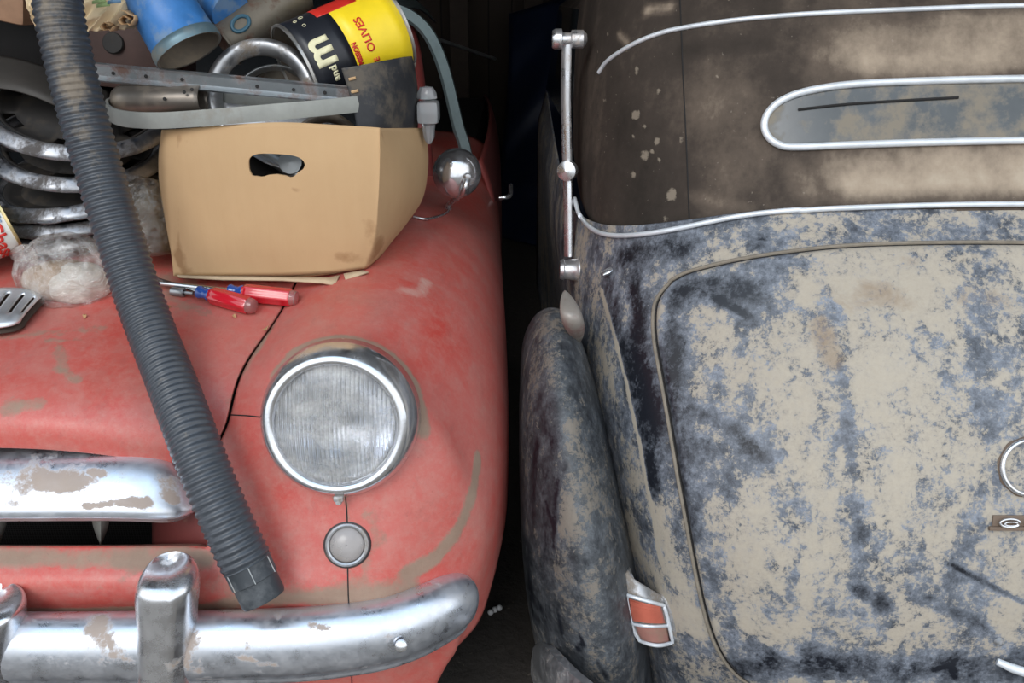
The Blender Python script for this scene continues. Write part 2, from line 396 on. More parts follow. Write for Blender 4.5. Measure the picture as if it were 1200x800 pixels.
def hitY(bvh, px, py, off=0, fallback=1.3):
    l, n = hit(bvh, px, py)
    if l is None:
        for dx in (3, -3, 8, -8, 16, -16, 30, -30):
            l, n = hit(bvh, px+dx, py)
            if l is not None: l = P(px, py, l.y); break
        else: return P(px, py, fallback), Vector((0, -1, 0))
    return l+n*off, n
def strokes(pts, bvh, lst):
    pts = pts.reshape(-1, 3); out = np.zeros(len(pts))
    for poly, wd, amt in lst:
        Q = []
        for q in poly:
            if len(q) == 3: Q.append(P(*q))
            else: Q.append(hitY(bvh, *q)[0])
        wm = wd*sc_at(Q[0])
        d = np.full(len(pts), 1e9)
        for a, b in zip(Q, Q[1:] if len(Q) > 1 else Q):
            a_, b_ = np.array(a), np.array(b); ab = b_-a_; L = max(ab@ab, 1e-12)
            t = np.clip((pts-a_)@ab/L, 0, 1); d = np.minimum(d, np.linalg.norm(pts-(a_+t[:, None]*ab), axis=1))
        out += amt*np.exp(-(d/wm)**2.5)
    return out

# ------------------------------------------------------------------ the garage
def struct(name, mb, m, **k): return tag(build(mb, name, m, **k), kind='structure')
def planks(name, col, ax=0, width=.16):
    s = N(name); sp = s.n('SeparateXYZ'); s.l(s.co, sp.inputs[0])
    fr = s.math('FRACT', s.math('DIVIDE', sp.outputs[ax], width)); gap = s.ramp(fr, (.0, 0.), (.05, 1.), (.95, 1.), (1., 0.))
    n = s.noise(5, 6, .6, stretch=(1, 1, .2)); c = s.mix(n, tuple(x*.6 for x in col), col); c = s.mix(gap, (.004, .003, .003), c)
    s.bsdf(c, .85, 0, s.bump(gap, .5, .004)); return s.m
M['planks'] = planks('dark_plank_wall', (.050, .034, .025))
M['planks_side'] = planks('dark_plank_side', (.04, .028, .02), 1)
def ground():
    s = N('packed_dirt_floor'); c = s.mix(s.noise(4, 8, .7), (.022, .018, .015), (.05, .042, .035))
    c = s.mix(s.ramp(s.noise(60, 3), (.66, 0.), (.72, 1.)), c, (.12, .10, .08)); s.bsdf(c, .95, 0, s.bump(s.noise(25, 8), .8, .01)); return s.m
M['ground'] = ground()
def apron():
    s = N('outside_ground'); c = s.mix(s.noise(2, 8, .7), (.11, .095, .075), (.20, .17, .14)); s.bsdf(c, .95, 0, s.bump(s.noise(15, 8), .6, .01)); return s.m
M['apron'] = apron()
GX0, GX1, GY0, GY1, GZ = -2.6, 2.6, .95, 6.2, 2.35
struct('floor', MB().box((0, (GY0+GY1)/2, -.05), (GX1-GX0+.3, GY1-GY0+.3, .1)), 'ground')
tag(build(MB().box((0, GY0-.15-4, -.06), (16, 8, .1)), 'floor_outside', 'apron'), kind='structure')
struct('wall_back', MB().box((0, GY1+.05, GZ/2), (GX1-GX0+.3, .1, GZ)), 'planks')
struct('wall_left', MB().box((GX0-.05, (GY0+GY1)/2, GZ/2), (.1, GY1-GY0, GZ)), 'planks_side')
struct('wall_right', MB().box((GX1+.05, (GY0+GY1)/2, GZ/2), (.1, GY1-GY0, GZ)), 'planks_side')
struct('ceiling', MB().box((0, (GY0+GY1)/2, GZ+.04), (GX1-GX0+.3, GY1-GY0+.1, .08)), 'wood_dark')

# ------------------------------------------------------------------ RED CAR
red = empty('vintage_car', (-.78, 2.2, 0), 'faded red vintage car with round headlight, junk piled on its hood', 'car')
FR = [
 [W(-.40,2.9,.93), W(-.34,2.9,.935), W(-.27,2.9,.94), W(-.2,2.9,.935), W(-.13,2.9,.92), W(-.08,2.9,.885), W(-.045,2.9,.78), W(-.05,2.9,.45)],
 [W(-.405,2.3,.925), W(-.34,2.3,.93), W(-.27,2.3,.935), W(-.2,2.3,.93), W(-.13,2.3,.91), W(-.07,2.3,.865), W(-.028,2.3,.76), W(-.03,2.3,.42)],
 [W(-.40,1.85,.915), W(-.34,1.85,.925), W(-.27,1.85,.93), W(-.2,1.85,.925), W(-.13,1.85,.90), W(-.065,1.85,.85), W(-.012,1.85,.72), W(-.015,1.85,.42)],
 [W(-.385,1.55,.892), W(-.33,1.55,.905), W(-.27,1.55,.913), W(-.2,1.55,.908), W(-.13,1.55,.878), W(-.062,1.55,.82), W(-.004,1.55,.68), W(-.006,1.55,.42)],
 [(333,364,1.365), W(-.325,1.37,.877), W(-.265,1.37,.893), W(-.2,1.37,.885), W(-.13,1.37,.85), W(-.068,1.37,.78), W(-.010,1.37,.62), W(-.012,1.40,.40)],
 [(290,422,1.25), (335,398,1.245), (392,383,1.245), (452,396,1.24), (506,440,1.235), (547,505,1.24), (587,575,1.25), W(-.03,1.28,.38)],
 [(276,458,1.20), (322,428,1.195), (392,400,1.19), (460,420,1.19), (516,480,1.20), (550,540,1.205), (582,600,1.215), W(-.04,1.25,.36)],
 [(268,500,1.155), (315,478,1.145), (394,452,1.140), (470,470,1.145), (524,520,1.16), (552,577,1.17), (576,625,1.19), W(-.05,1.22,.34)],
 [(250,530,1.14), (312,545,1.11), (395,555,1.105), (470,552,1.11), (522,585,1.13), (547,630,1.145), (566,672,1.165), W(-.065,1.19,.33)],
 [(246,585,1.115), (318,600,1.085), (400,618,1.075), (465,622,1.085), (510,645,1.105), (532,675,1.12), (553,705,1.14), W(-.085,1.17,.32)],
 [(243,640,1.085), (320,655,1.055), (400,668,1.05), (455,673,1.06), (497,690,1.085), (520,710,1.10), (546,735,1.12), W(-.10,1.16,.31)],
 [(240,690,1.030), (320,696,1.022), (400,706,1.025), (452,716,1.04), (488,730,1.07), (512,745,1.09), (538,762,1.11), W(-.105,1.15,.30)],
 [(240,722,1.060), (320,728,1.055), (400,734,1.055), (450,740,1.065), (484,750,1.08), (508,762,1.10), (530,775,1.115), W(-.12,1.15,.29)],
 [(240,800,1.07), (320,800,1.06), (400,800,1.06), (445,798,1.07), (475,796,1.085), (498,793,1.1), (518,793,1.115), W(-.13,1.15,.26)],
 [(240,880,1.09), (320,880,1.08), (400,880,1.08), (440,875,1.09), (462,866,1.1), (480,856,1.12), (494,848,1.13), W(-.15,1.16,.22)],
]
FR = [[V(p) for p in r] for r in FR]
# nose panel columns to the left of the fender (under the grille opening)
nose = {9: [(-320,600,1.13), (-120,590,1.11), (60,590,1.11), (160,588,1.112)],
        10: [(-320,650,1.10), (-120,640,1.08), (60,640,1.08), (160,640,1.082)],
        11: [(-320,695,1.045), (-120,688,1.025), (60,688,1.022), (160,688,1.025)],
        12: [(-320,725,1.075), (-120,718,1.055), (60,717,1.052), (160,719,1.055)],
        13: [(-320,805,1.08), (-120,800,1.07), (60,800,1.07), (160,800,1.07)],
        14: [(-320,880,1.10), (-120,880,1.09), (60,880,1.09), (160,880,1.09)]}
NET = []
for i, r in enumerate(FR):
    if i in nose: L = [V(p) for p in nose[i]]
    else:
        d = r[0]-r[1]; L = [r[0]+d*4, r[0]+d*3, r[0]+d*2, r[0]+d]
    NET.append(L+r)
NR, NC = 14, 14
G = surf(NET, NR, NC); Rr, Cc = G.shape[:2]
c0, r0 = 4*NC, 10*NR
Gf = G[:, c0:]                      # fender
bv_f = bvh_of([Gf, G[r0:, :c0+1]])
RED_DIRT = [
 ([(322,440),(345,412),(392,396),(440,405),(474,432),(492,470),(497,505)], 9, .58), ([(440,418),(485,450)], 14, .22),
 ([(560,535),(553,580),(532,628),(505,658),(478,672)], 8, .70), ([(505,658),(450,685),(400,690)], 12, .20),
 ([(230,716),(300,702),(380,700),(450,698),(480,690)], 11, .56), ([(250,690),(330,680),(420,680)], 18, .14),
 ([(430,600),(445,630),(430,655)], 10, .22), ([(300,395),(285,430)], 12, .35), ([(318,380),(300,410)], 8, .3),
 ([(-100,652),(0,652),(100,655),(200,650),(240,655)], 12, .50), ([(-100,716),(0,717),(120,716),(230,712)], 7, .72), ([(140,660),(220,668)], 8, .25),
 ([(120,690),(160,670)], 5, .22), ([(560,480),(565,510)], 6, .12), ([(408,590),(409,720)], 2.2, .35), ([(395,582),(400,580)], 7, .5),
 ([(480,300),(520,290)], 25, .05)]
RED_BARE = [([(470,340),(492,345),(500,330)], 14, .45), ([(455,320),(500,310)], 12, .25), ([(430,420),(490,430)], 8, .2), ([(530,640),(545,620)], 4, .3)]
HC = P(395, 497, 1.118); HNv = Vector((.05, -1, .27)).normalized()
def inhole(i, j):
    p = Vector(G[i, j])-HC; d = p.dot(HNv); return abs(d) < .1 and (p-HNv*d).length < .094
dF = strokes(G, bv_f, RED_DIRT); bF = strokes(G, bv_f, RED_BARE)
mb = MB(); mb.v = [tuple(p) for p in G.reshape(-1, 3)]
for i in range(Rr-1):
    for j in range(Cc-1):
        if (j >= c0 or i >= r0) and not inhole(i, j):
            mb.f.append((i*Cc+j, i*Cc+j+1, (i+1)*Cc+j+1, (i+1)*Cc+j)); mb.mi.append(0)
used = sorted(set(i for f in mb.f for i in f)); rem = {o: n for n, o in enumerate(used)}
mb.v = [mb.v[i] for i in used]; mb.f = [tuple(rem[i] for i in f) for f in mb.f]
build(mb, 'front_fender', 'red', red, sharp=60, solid=.004, attrs={'dirt': dF[used], 'bare': bF[used]}, face_cam=True)

sh = lambda p, d=-.004: V(p)+Vector((d, 0, 0))
HN = [
 [W(-1.2,2.9,.965), W(-.8,2.9,.975), W(-.62,2.9,.97), W(-.5,2.9,.955)],
 [W(-1.2,2.3,.955), W(-.8,2.3,.965), W(-.62,2.3,.96), W(-.5,2.3,.945)],
 [W(-1.15,1.85,.94), W(-.8,1.85,.95), W(-.62,1.85,.945), W(-.5,1.85,.935)],
 [W(-1.15,1.55,.905), W(-.8,1.55,.915), W(-.62,1.55,.912), W(-.48,1.55,.905)],
 [(-250,372,1.345), (0,375,1.335), (130,372,1.34), (245,368,1.355)],
 [(-250,438,1.21), (0,432,1.195), (130,434,1.205), (230,430,1.225)],
 [(-250,475,1.155), (0,466,1.135), (130,474,1.145), (222,482,1.165)],
 [(-250,508,1.125), (0,497,1.105), (130,509,1.115), (213,524,1.132)],
 [(-250,532,1.125), (0,522,1.105), (130,533,1.115), (205,546,1.132)]]
HN = [[V(p) for p in r]+[FR[i][0]+Vector((-.005, 0, 0))] for i, r in enumerate(HN)]
H = surf(HN, 18, 26); bv_h = bvh_of([H])
HOOD_DIRT = [([(10,478),(45,472)], 11, .34), ([(70,408),(75,432)], 8, .30), ([(70,435),(90,445)], 7, .28), ([(55,400),(95,398)], 6, .25),
 ([(180,345),(240,365)], 14, .25), ([(150,330),(330,345)], 14, .16), ([(0,395),(120,385)], 8, .25), ([(300,400),(270,470)], 6, .18),
 ([(20,500),(200,520)], 4, .10), ([(100,300),(400,330)], 30, .15)]
mb = MB().grid([[tuple(p) for p in r] for r in H])
build(mb, 'hood', 'red', red, sharp=60, solid=.006, attrs={'dirt': strokes(H, bv_h, HOOD_DIRT), 'bare': strokes(H, bv_h, [([(190,300),(230,330)], 20, .1)])}, face_cam=True)
# under the seam and inside the grille opening
mb = MB(); seam = curve([FR[i][0] for i in range(2, 9)], 6, .75)
mb.grid([[p+Vector((dx, .01, -.02)) for dx in (-.03, .03)] for p in seam]); build(mb, 'seam_channel', 'dark', red, solid=.002)
# the drawn crack lines on the fender (panel joints): thin dark gaskets
def gasket(name, pts, bvh, r=.0011, mat='dark', parent=red, n=8, off=.0002):
    pts = curve2(pts, n); q = [hitY(bvh, x, y, off)[0] for x, y in pts]
    return build(MB().tube(q, r, 6), name, mat, parent)
gasket('panel_seam', [(271,486),(290,487),(308,489)], bv_f)
gasket('panel_seam', [(405,582),(407,610),(408,700),(412,730)], bv_f, .0010)
gasket('panel_seam', [(412,790),(413,820)], bv_f, .0010)

# grille opening: back box, radiator, side panel, spikes, chrome bar
mb = MB(); mb.grid([[P(-400,515,1.30), P(300,515,1.30)], [P(-400,700,1.30), P(300,700,1.30)]])
build(mb, 'radiator', 'radiator', red, solid=.01)
mb = MB(); ledge = surf([[(-320,650,1.10), (-120,640,1.08), (60,640,1.08), (160,640,1.082), (243,640,1.085)],
                         [(-320,645,1.14), (-120,637,1.12), (60,637,1.12), (160,637,1.12), (246,634,1.12)],
                         [(-320,650,1.30), (-120,645,1.30), (60,645,1.30), (160,645,1.30), (255,640,1.28)]], 6, 6)
build(MB().grid(ledge), 'grille_ledge', 'red', red, solid=.003, face_cam=True, attrs={'dirt': np.full(ledge.shape[0]*ledge.shape[1], .3)})
mb = MB().grid(surf([[(178,600,1.20), (205,600,1.13), (250,590,1.115)], [(178,640,1.20), (205,638,1.13), (250,640,1.09)]], 5, 5))
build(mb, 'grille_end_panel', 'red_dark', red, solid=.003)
mb = MB().grid(surf([[(178,560,1.22), (215,560,1.14), (256,530,1.142)], [(178,610,1.22), (205,610,1.14), (248,610,1.105)]], 5, 5))
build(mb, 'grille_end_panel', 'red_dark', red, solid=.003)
for cx in (118, -2):
    mb = MB(); rows = []
    for t in np.linspace(0, 1, 8):
        wd = 11*(1-t**1.7); py = 600+38*t
        rows.append([P(cx-wd-.5, py, 1.13), P(cx, py, 1.118), P(cx+wd+.5, py, 1.13)])
    build(MB().grid(rows), 'grille_spike', 'grey_metal', red, solid=.003)
# the chrome grille bar, swept
def sweep(path, prof, scale=None, up=Vector((0, 0, 1)), capsM=True):
    rows = []; n = len(path)
    for i, p in enumerate(path):
        t = (path[min(i+1, n-1)]-path[max(i-1, 0)]).normalized(); out = t.cross(up).normalized(); u = out.cross(t).normalized()
        k = scale[i] if scale is not None else (1, 1)
        rows.append([p+out*(a*k[0])+u*(b*k[1]) for a, b in prof])
    return rows
def closed_sweep(mb, path, prof, scale=None, up=Vector((0, 0, 1)), mi=0):
    rows = sweep(path, prof, scale, up); b = len(mb.v); C = len(prof)
    mb.grid(rows, mi, True)
    for e, rev in ((0, False), (len(rows)-1, True)):
        f = tuple(range(b+e*C, b+e*C+C)); mb.f.append(f if rev else f[::-1]); mb.mi.append(mi)
    return mb
prof = [(float(a), float(b)) for a, b in eval_axis(np.array([(-.055,.046),(-.024,.044),(.006,.027),(.026,.006),(.037,-.006),(.039,-.014),(.038,-.022),(.030,-.027),(.022,-.038),(-.01,-.042),(-.03,-.042)]), 0, 4, .5)]
path = curve([(-330,584,1.11),(-200,579,1.09),(-60,577,1.085),(60,576,1.085),(140,576,1.09),(185,578,1.10),(210,580,1.115),(219,582,1.13)], 8)
n = len(path); scl = []
for i in range(n):
    t = i/(n-1); k = 1 if t < .74 else math.sqrt(max(0.02, 1-((t-.74)/.265)**2.4)); scl.append((k, k))
closed = prof+[(-.06, -.03), (-.07, 0)]
mb = closed_sweep(MB(), path, closed, scl)
bvg = BVHTree.FromPolygons([Vector(v) for v in mb.v], mb.f)
gd = strokes(np.array([tuple(v) for v in mb.v]), bvg, [([(-80,558),(60,560),(200,562)], 12, .13), ([(55,566),(95,568)], 9, .32), ([(100,593),(150,588),(172,587)], 5, .35), ([(155,588),(170,592)], 8, .3), ([(195,580),(205,585)], 7, .25), ([(-5,590),(25,592)], 6, .12), ([(110,553),(118,553)], 5, .3)])
build(mb, 'grille_bar', 'chrome_bump', red, sharp=50, attrs={'dirt': gd})

# front bumper
prof = [(float(a), float(b)) for a, b in eval_axis(np.array([(-.028,.048),(-.012,.056),(.008,.055),(.026,.043),(.036,.022),(.038,.0),(.034,-.022),(.026,-.034),(.022,-.040),(.020,-.052),(.0,-.060),(-.02,-.056)]), 0, 4, .35)]
prof += [(-.024, -.04), (-.018, 0), (-.024, .036)]
path = curve([(-350,768,1.03),(-200,764,1.005),(-60,762,.995),(90,762,.995),(230,760,1.0),(340,757,1.005),(410,750,1.015),(458,741,1.035),(496,727,1.06),(522,713,1.09),(537,705,1.12),(542,702,1.145)], 8)
n = len(path); scl = []
for i in range(n):
    t = i/(n-1); k = 1 if t < .80 else math.sqrt(max(.01, 1-((t-.80)/.202)**3.0)); scl.append((max(k, .3)*1.0, k*(1 if t < .6 else 1-.1*(t-.6)/.4)))
mb = closed_sweep(MB(), path, prof, scl)
bvb = BVHTree.FromPolygons([Vector(v) for v in mb.v], mb.f)
bd = strokes(np.array([tuple(v) for v in mb.v]), bvb, [([(222,740),(228,785)], 12, .30), ([(115,730),(140,770)], 13, .26), ([(365,733),(385,735)], 5, .28), ([(280,770),(290,772)], 5, .25), ([(310,778),(318,778)], 4, .3), ([(20,770),(130,778)], 8, .10), ([(260,765),(300,750)], 8, .15)])
bump = build(mb, 'front_bumper', 'chrome_bump', red, sharp=50, attrs={'dirt': bd})
def revolve_y(center, prof, seg=40, squash=(1, 1)):
    return prof
# overrider: lofted bullet standing across the bumper
def overrider(px, wpx, top, Y, parent, name='bumper_guard'):
    rows = []; bot = 870
    for t in np.linspace(0, 1, 44)**1.5:
        py = top+(bot-top)*t; e = max(0, 1-t/.17)
        y = Y+.050*(1-math.sqrt(max(0, 1-e*e)))*1.0
        c = P(px, py, y); wk = wpx*math.sqrt(max(0.0, 1-e**2.2))*(1-.12*max(0, t-.2)/.8)+2.0*math.exp(-((t-.22)/.10)**2)
        if e < .02: c = P(px, py, Y)
        r = max(wk, .8)*sc_at(c); dpt = max(.004, .045*math.sqrt(max(0, 1-e*e)))
        ring = []
        for a in np.linspace(0, 2*PI, 48, endpoint=False):
            ca, sa = math.cos(a), math.sin(a)
            prof_ = abs(sa)**.75 if sa < 0 else abs(sa)
            ridge = .004*math.exp(-((ca-.45)/.15)**2) if sa < 0 else 0
            ring.append(c+Vector((r*math.copysign(abs(ca)**.9, ca), .045+dpt*math.copysign(prof_, sa)-ridge, 0)))
        rows.append(ring)
    mb = MB().grid(rows, 0, True); mb.f.append(tuple(range(48))); mb.mi.append(0)
    return build(mb, name, 'chrome', parent, sharp=60)
overrider(183, 34, 676, .945, bump)
g2 = overrider(-28, 32, 716, .945, bump)
mb = MB().lathe([(0, .004), (.006, .0035), (.009, .001), (.0095, -.002)], Matrix.Translation(P(470, 757, .995)) @ Matrix.Rotation(math.radians(70), 4, 'X'), 20)
build(mb, 'bolt_head', 'chrome_clean', bump)

# headlight
def frame_from(n, up=Vector((0, 0, 1))):
    z = n.normalized(); x = up.cross(z).normalized(); y = z.cross(x); m = Matrix((x, y, z)).transposed().to_4x4(); return m
hn = Vector((.0, -1, .22)); hc = P(397, 493, 1.118)+hn.normalized()*.014
HM = Matrix.Translation(hc) @ frame_from(hn)
R_ = .1105
prof = [(R_+.005, -.050), (R_+.004, -.020), (R_+.001, -.006), (R_-.004, .006), (R_-.009, .014), (R_-.014, .017), (R_-.0185, .0155), (R_-.021, .010), (R_-.022, .002), (R_-.0225, -.014)]
head = build(MB().lathe([(R_-.02, -.028), (R_+.001, -.028), (R_+.001, -.012), (R_-.015, -.006)], HM, 64), 'headlight', 'rubber', red)
build(MB().lathe(prof, HM, 96), 'bezel', chrome('bezel_chrome', .10, .66, .6), head, sharp=50, solid=.0015, offset=1)
Rl = .0875
LM = HM @ Matrix.Translation((-.0012, .0005, 0))
lp = [(Rl*math.sin(t)/math.sin(.62), .008+.34*Rl*(math.cos(t)-math.cos(.62))/(1-math.cos(.62))*.55) for t in np.linspace(0, .62, 22)]
mb = MB(); full = [(max(r, .0003), h) for r, h in lp]+[(Rl, .004)]+[(r*.985+.0002, h-.004) for r, h in lp[::-1]]
mb.lathe(full, LM, 96)
lens = build(mb, 'lens', 'lens', head, sharp=60)
mb = MB().lathe([(max(.0003, r), -.055+.052*(r/Rl)**2) for r in np.linspace(0, Rl, 16)], LM, 64)
build(mb, 'reflector_bowl', 'reflector', head, solid=.001)
build(MB().lathe([(Rl-.002, .0), (Rl+.0005, .008), (Rl+.003, .0095), (Rl+.0045, .007), (Rl+.0045, -.004)], LM, 80), 'retaining_ring', 'chrome_dull', head, solid=.0012)
build(MB().lathe([(Rl+.004, -.001), (R_-.02, -.004)], LM, 64), 'rim_gasket', 'dark', head, solid=.001)
mb = MB().box((0, 0, 0), (.014, .008, .012), Matrix.Translation(HM @ Vector((.002, -R_+.002, .014))) @ frame_from(hn), bev=.002)
mb.lathe([(0, .008), (.004, .0075), (.005, .004), (.005, 0)], Matrix.Translation(HM @ Vector((.002, -R_-.003, .012))) @ frame_from(hn), 12)
build(mb, 'rim_screw', 'chrome_dull', head)
mb = MB().lathe([(.0003, -.018), (.010, -.016), (.013, -.030)], LM, 24); build(mb, 'bulb_shield', 'chrome_dull', head, solid=.001)

# parking light
l, nn = hitY(bv_f, 407, 638); PM = Matrix.Translation(l-nn*.004) @ frame_from((nn+Vector((0, 0, .05))).normalized())
park = build(MB().lathe([(.0355, -.004), (.0355, .003), (.034, .006), (.0315, .0065), (.030, .004)], PM, 56), 'parking_light', 'rubber', red, solid=.001)
build(MB().lathe([(.0325, .005), (.0315, .010), (.029, .0115), (.0265, .010), (.0255, .006)], PM, 56), 'bezel', 'chrome_dull', park, solid=.001)
build(MB().lathe([(.0003, .0165)]+[(.0262*math.sin(t), .005+.0115*math.cos(t)) for t in np.linspace(.1, PI/2, 12)], PM, 48), 'lens', 'park_lens', park, solid=.002)

# slotted chrome ornament on the hood centre (part of hood)
ol, on_ = hitY(bv_h, 5, 378)
mb = MB(); rows = []
def orn(u, v):     # u 0..1 across, v 0..1 back->front
    ang = PI*u; x = -.052*math.cos(ang)*(1-.1*v); y = -.05*(v-.5)*1.3 - .028*math.sin(ang)*v; z = .004+.038*(1-v)**.7*(.55+.45*math.sin(ang))
    return Vector((x, y, z))
OMt = Matrix.Translation(P(4, 372, 1.33)+Vector((0, 0, .0)))
C_ = 45; R2 = 14
pts = [[OMt @ orn(j/(C_-1), i/(R2-1)) for j in range(C_)] for i in range(R2)]
vv = [p for r in pts for p in r]; ff = []
for i in range(R2-1):
    for j in range(C_-1):
        if 2 <= i <= 8 and (j % 7) in (2, 3) and 3 < j < C_-4: continue
        ff.append((i*C_+j, i*C_+j+1, (i+1)*C_+j+1, (i+1)*C_+j))
mb.add(vv, ff)
build(mb, 'hood_ornament', 'orn', red, solid=.003, offset=-1, face_cam=True)
build(MB().grid([[p-Vector((0, -.006, .012)) for p in r] for r in pts]), 'ornament_backing', 'wood_dark', red, solid=.002)

# windscreen pillar, grey frame, roof, glass, inside, rear body
mb = MB().tube(curve([(508,262,2.10),(500,190,2.2),(492,110,2.3),(486,60,2.4),(478,30,2.46)], 6), .018, 14, squash=.7)
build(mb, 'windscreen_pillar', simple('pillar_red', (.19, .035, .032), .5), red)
path = curve([(549,205,2.42),(543,172,2.42),(535,148,2.42),(528,118,2.42),(520,86,2.42),(510,58,2.42),(499,38,2.42),(485,24,2.42),(468,15,2.42),(440,8,2.42)], 8)
mb = closed_sweep(MB(), path, [(-.02,.017),(.004,.019),(.012,.010),(.012,-.010),(.004,-.019),(-.02,-.017)], None, Vector((0, 1, 0)))
build(mb, 'window_frame', 'frame_grey', red)
rf = surf([[W(-1.35,2.4,1.36), W(-.8,2.38,1.40), W(-.45,2.4,1.37), W(-.32,2.44,1.32)],
           [W(-1.35,3.2,1.42), W(-.8,3.2,1.46), W(-.42,3.2,1.42), W(-.32,3.2,1.32)],
           [W(-1.35,4.2,1.34), W(-.8,4.2,1.38), W(-.42,4.2,1.34), W(-.35,4.2,1.24)]], 8, 8)
build(MB().grid(rf), 'roof', 'frame_grey', red, solid=.006, face_cam=False)
dr = surf([[W(-.085,2.35,.93), W(-.07,3.0,.93), W(-.09,3.8,.93), W(-.14,4.6,.88)],
           [W(-.040,2.35,.80), W(-.035,3.0,.80), W(-.05,3.8,.80), W(-.10,4.6,.76)],
           [W(-.035,2.35,.45), W(-.035,3.0,.45), W(-.05,3.8,.45), W(-.10,4.6,.45)]], 8, 8)
shaded_dirty_m = simple('shaded_door_red', (.24, .05, .045), .5, dirt=.6)  # car red darkened so the colour holds the door's shade, plus dirt
door = build(MB().grid(dr), 'door', shaded_dirty_m, red, solid=.01)
mb = MB().tube(curve([W(-.036,2.42,.815), W(-.012,2.42,.818), W(-.004,2.46,.818), W(-.004,2.58,.818)], 6), .007, 10)
build(mb, 'door_handle', 'chrome_clean', door)
mb = MB().grid(surf([[W(-1.3,2.2,.95), W(-.8,2.16,.97), W(-.3,2.2,.95)], [W(-1.2,2.38,1.35), W(-.8,2.34,1.38), W(-.33,2.4,1.34)]], 6, 6))
build(mb, 'windscreen', 'glass_dark', red, solid=.005)
mb = MB().box((-.75, 3.35, .60), (1.25, 2.3, .55), bev=.04); build(mb, 'cabin_body', 'dark', red)
mb = MB().tube([P(510, 45, 2.9), P(580, 69, 3.4)], .006, 8); build(mb, 'antenna', 'alu', red)
# front wheel
WM = Matrix.Translation((-.19, 1.60, .31)) @ Matrix.Rotation(PI/2, 4, 'Y')
wheel = build(MB().lathe([(.19, -.06), (.24, -.075), (.29, -.07), (.308, -.05), (.31, 0), (.308, .05), (.29, .07), (.24, .075), (.19, .06)], WM, 64), 'wheel', 'rubber', red)
build(MB().lathe([(.0003, .05), (.08, .055), (.12, .04), (.185, .05), (.195, .062)], WM, 48), 'wheel_disc', 'chrome_dull', wheel, solid=.003)

# wing mirror
mc = P(536, 203, 1.80); MM = Matrix.Translation(mc) @ frame_from(Vector((.28, -1, .10)))
mirror = build(MB().lathe([(.0003, .040)]+[(.050*math.sin(t), .040*math.cos(t)) for t in np.linspace(.1, PI/2, 16)]+[(.052, -.003), (.050, -.006), (.0003, -.006)], MM, 64), 'wing_mirror', chrome('mirror_chrome', .06, .8, .2), red)
hub = MM @ Vector((.012, -.004, .041))
build(MB().lathe([(.0003, .008), (.006, .007), (.008, 0), (.008, -.006)], Matrix.Translation(hub) @ frame_from(Vector((.28, -1, .1))), 20), 'pivot_bolt', 'chrome_dull', mirror)
ft, fn = hitY(bv_f, 526, 246)
build(MB().tube(curve([hub, hub+Vector((-.008, -.01, -.03)), ft+Vector((0, 0, .012)), ft], 6), .0065, 10), 'arm', 'chrome', mirror)
a1 = hitY(bv_f, 524, 250, .003)[0]
build(MB().tube(curve([ft+Vector((0, 0, .012)), a1, hitY(bv_f, 512, 256, .004)[0], hitY(bv_f, 498, 259, .004)[0], hitY(bv_f, 484, 256, .004)[0]], 6), .0028, 8), 'bracket_wire', 'chrome', mirror)

# ------------------------------------------------------------------ BLACK CAR
blk = empty('vintage_convertible', (.80, 2.4, 0), 'dust-caked black vintage convertible seen from behind, brown fabric top up', 'car')
BN = [
 [W(.13,3.4,1.02), (660,235,2.05), (676,252,1.80), (708,266,1.60), (775,262,1.49), (930,240,1.43), (1200,228,1.41), (1400,232,1.43)],
 [W(.12,3.4,.97), (655,268,2.05), (672,285,1.78), (712,290,1.58), (785,282,1.46), (930,266,1.40), (1200,256,1.375), (1400,260,1.40)],
 [W(.10,3.4,.90), (655,300,2.0), (674,325,1.72), (722,325,1.52), (790,322,1.42), (930,305,1.345), (1200,296,1.325), (1400,300,1.35)],
 [W(.10,3.4,.78), (662,345,1.9), (686,380,1.62), (730,392,1.44), (790,390,1.355), (930,380,1.275), (1200,372,1.25), (1400,375,1.27)],
 [W(.10,3.4,.68), (678,440,1.7), (704,465,1.48), (742,478,1.35), (800,478,1.28), (930,475,1.20), (1200,470,1.17), (1400,470,1.19)],
 [W(.10,3.4,.55), (700,560,1.6), (728,580,1.40), (760,590,1.275), (815,590,1.21), (930,590,1.135), (1200,590,1.11), (1400,590,1.13)],
 [W(.10,3.4,.45), (718,680,1.55), (745,695,1.36), (778,700,1.24), (830,700,1.18), (935,700,1.11), (1200,700,1.085), (1400,700,1.10)],
 [W(.10,3.4,.36), (732,780,1.55), (760,795,1.36), (792,800,1.24), (845,800,1.185), (940,800,1.115), (1200,800,1.09), (1400,800,1.11)],
 [W(.10,3.4,.25), (740,880,1.6), (770,890,1.40), (800,900,1.28), (850,900,1.23), (940,900,1.16), (1200,900,1.13), (1400,900,1.15)]]
B = surf(BN, 18, 22); bv_b = bvh_of([B])
BODY_D = [([(712,330),(722,380),(742,440),(760,520),(765,560)], 15, -0.211), ([(745,330),(752,420),(770,500)], 13, -0.236), ([(730,300),(800,290)], 14, -0.186),
 ([(705,340),(722,400),(735,450),(750,520),(765,600),(775,660)], 3, .45), ([(750,500),(762,540),(768,585)], 10, -0.124), ([(740,620),(790,720)], 22, .12), ([(770,600),(800,690),(815,740)], 14, .16),
 ([(860,270),(930,262)], 10, .05), ([(760,270),(860,262)], 8, -0.062), ([(950,262),(1200,255)], 10, .06), ([(780,760),(800,800)], 12, -0.112), ([(690,300),(720,310)], 10, -0.074),
 ([(700,400),(720,460)], 8, .10), ([(880,300),(1200,278)], 4, -0.074), ([(840,300),(900,300)], 6, .1)]
mb = MB().grid([[tuple(p) for p in r] for r in B])
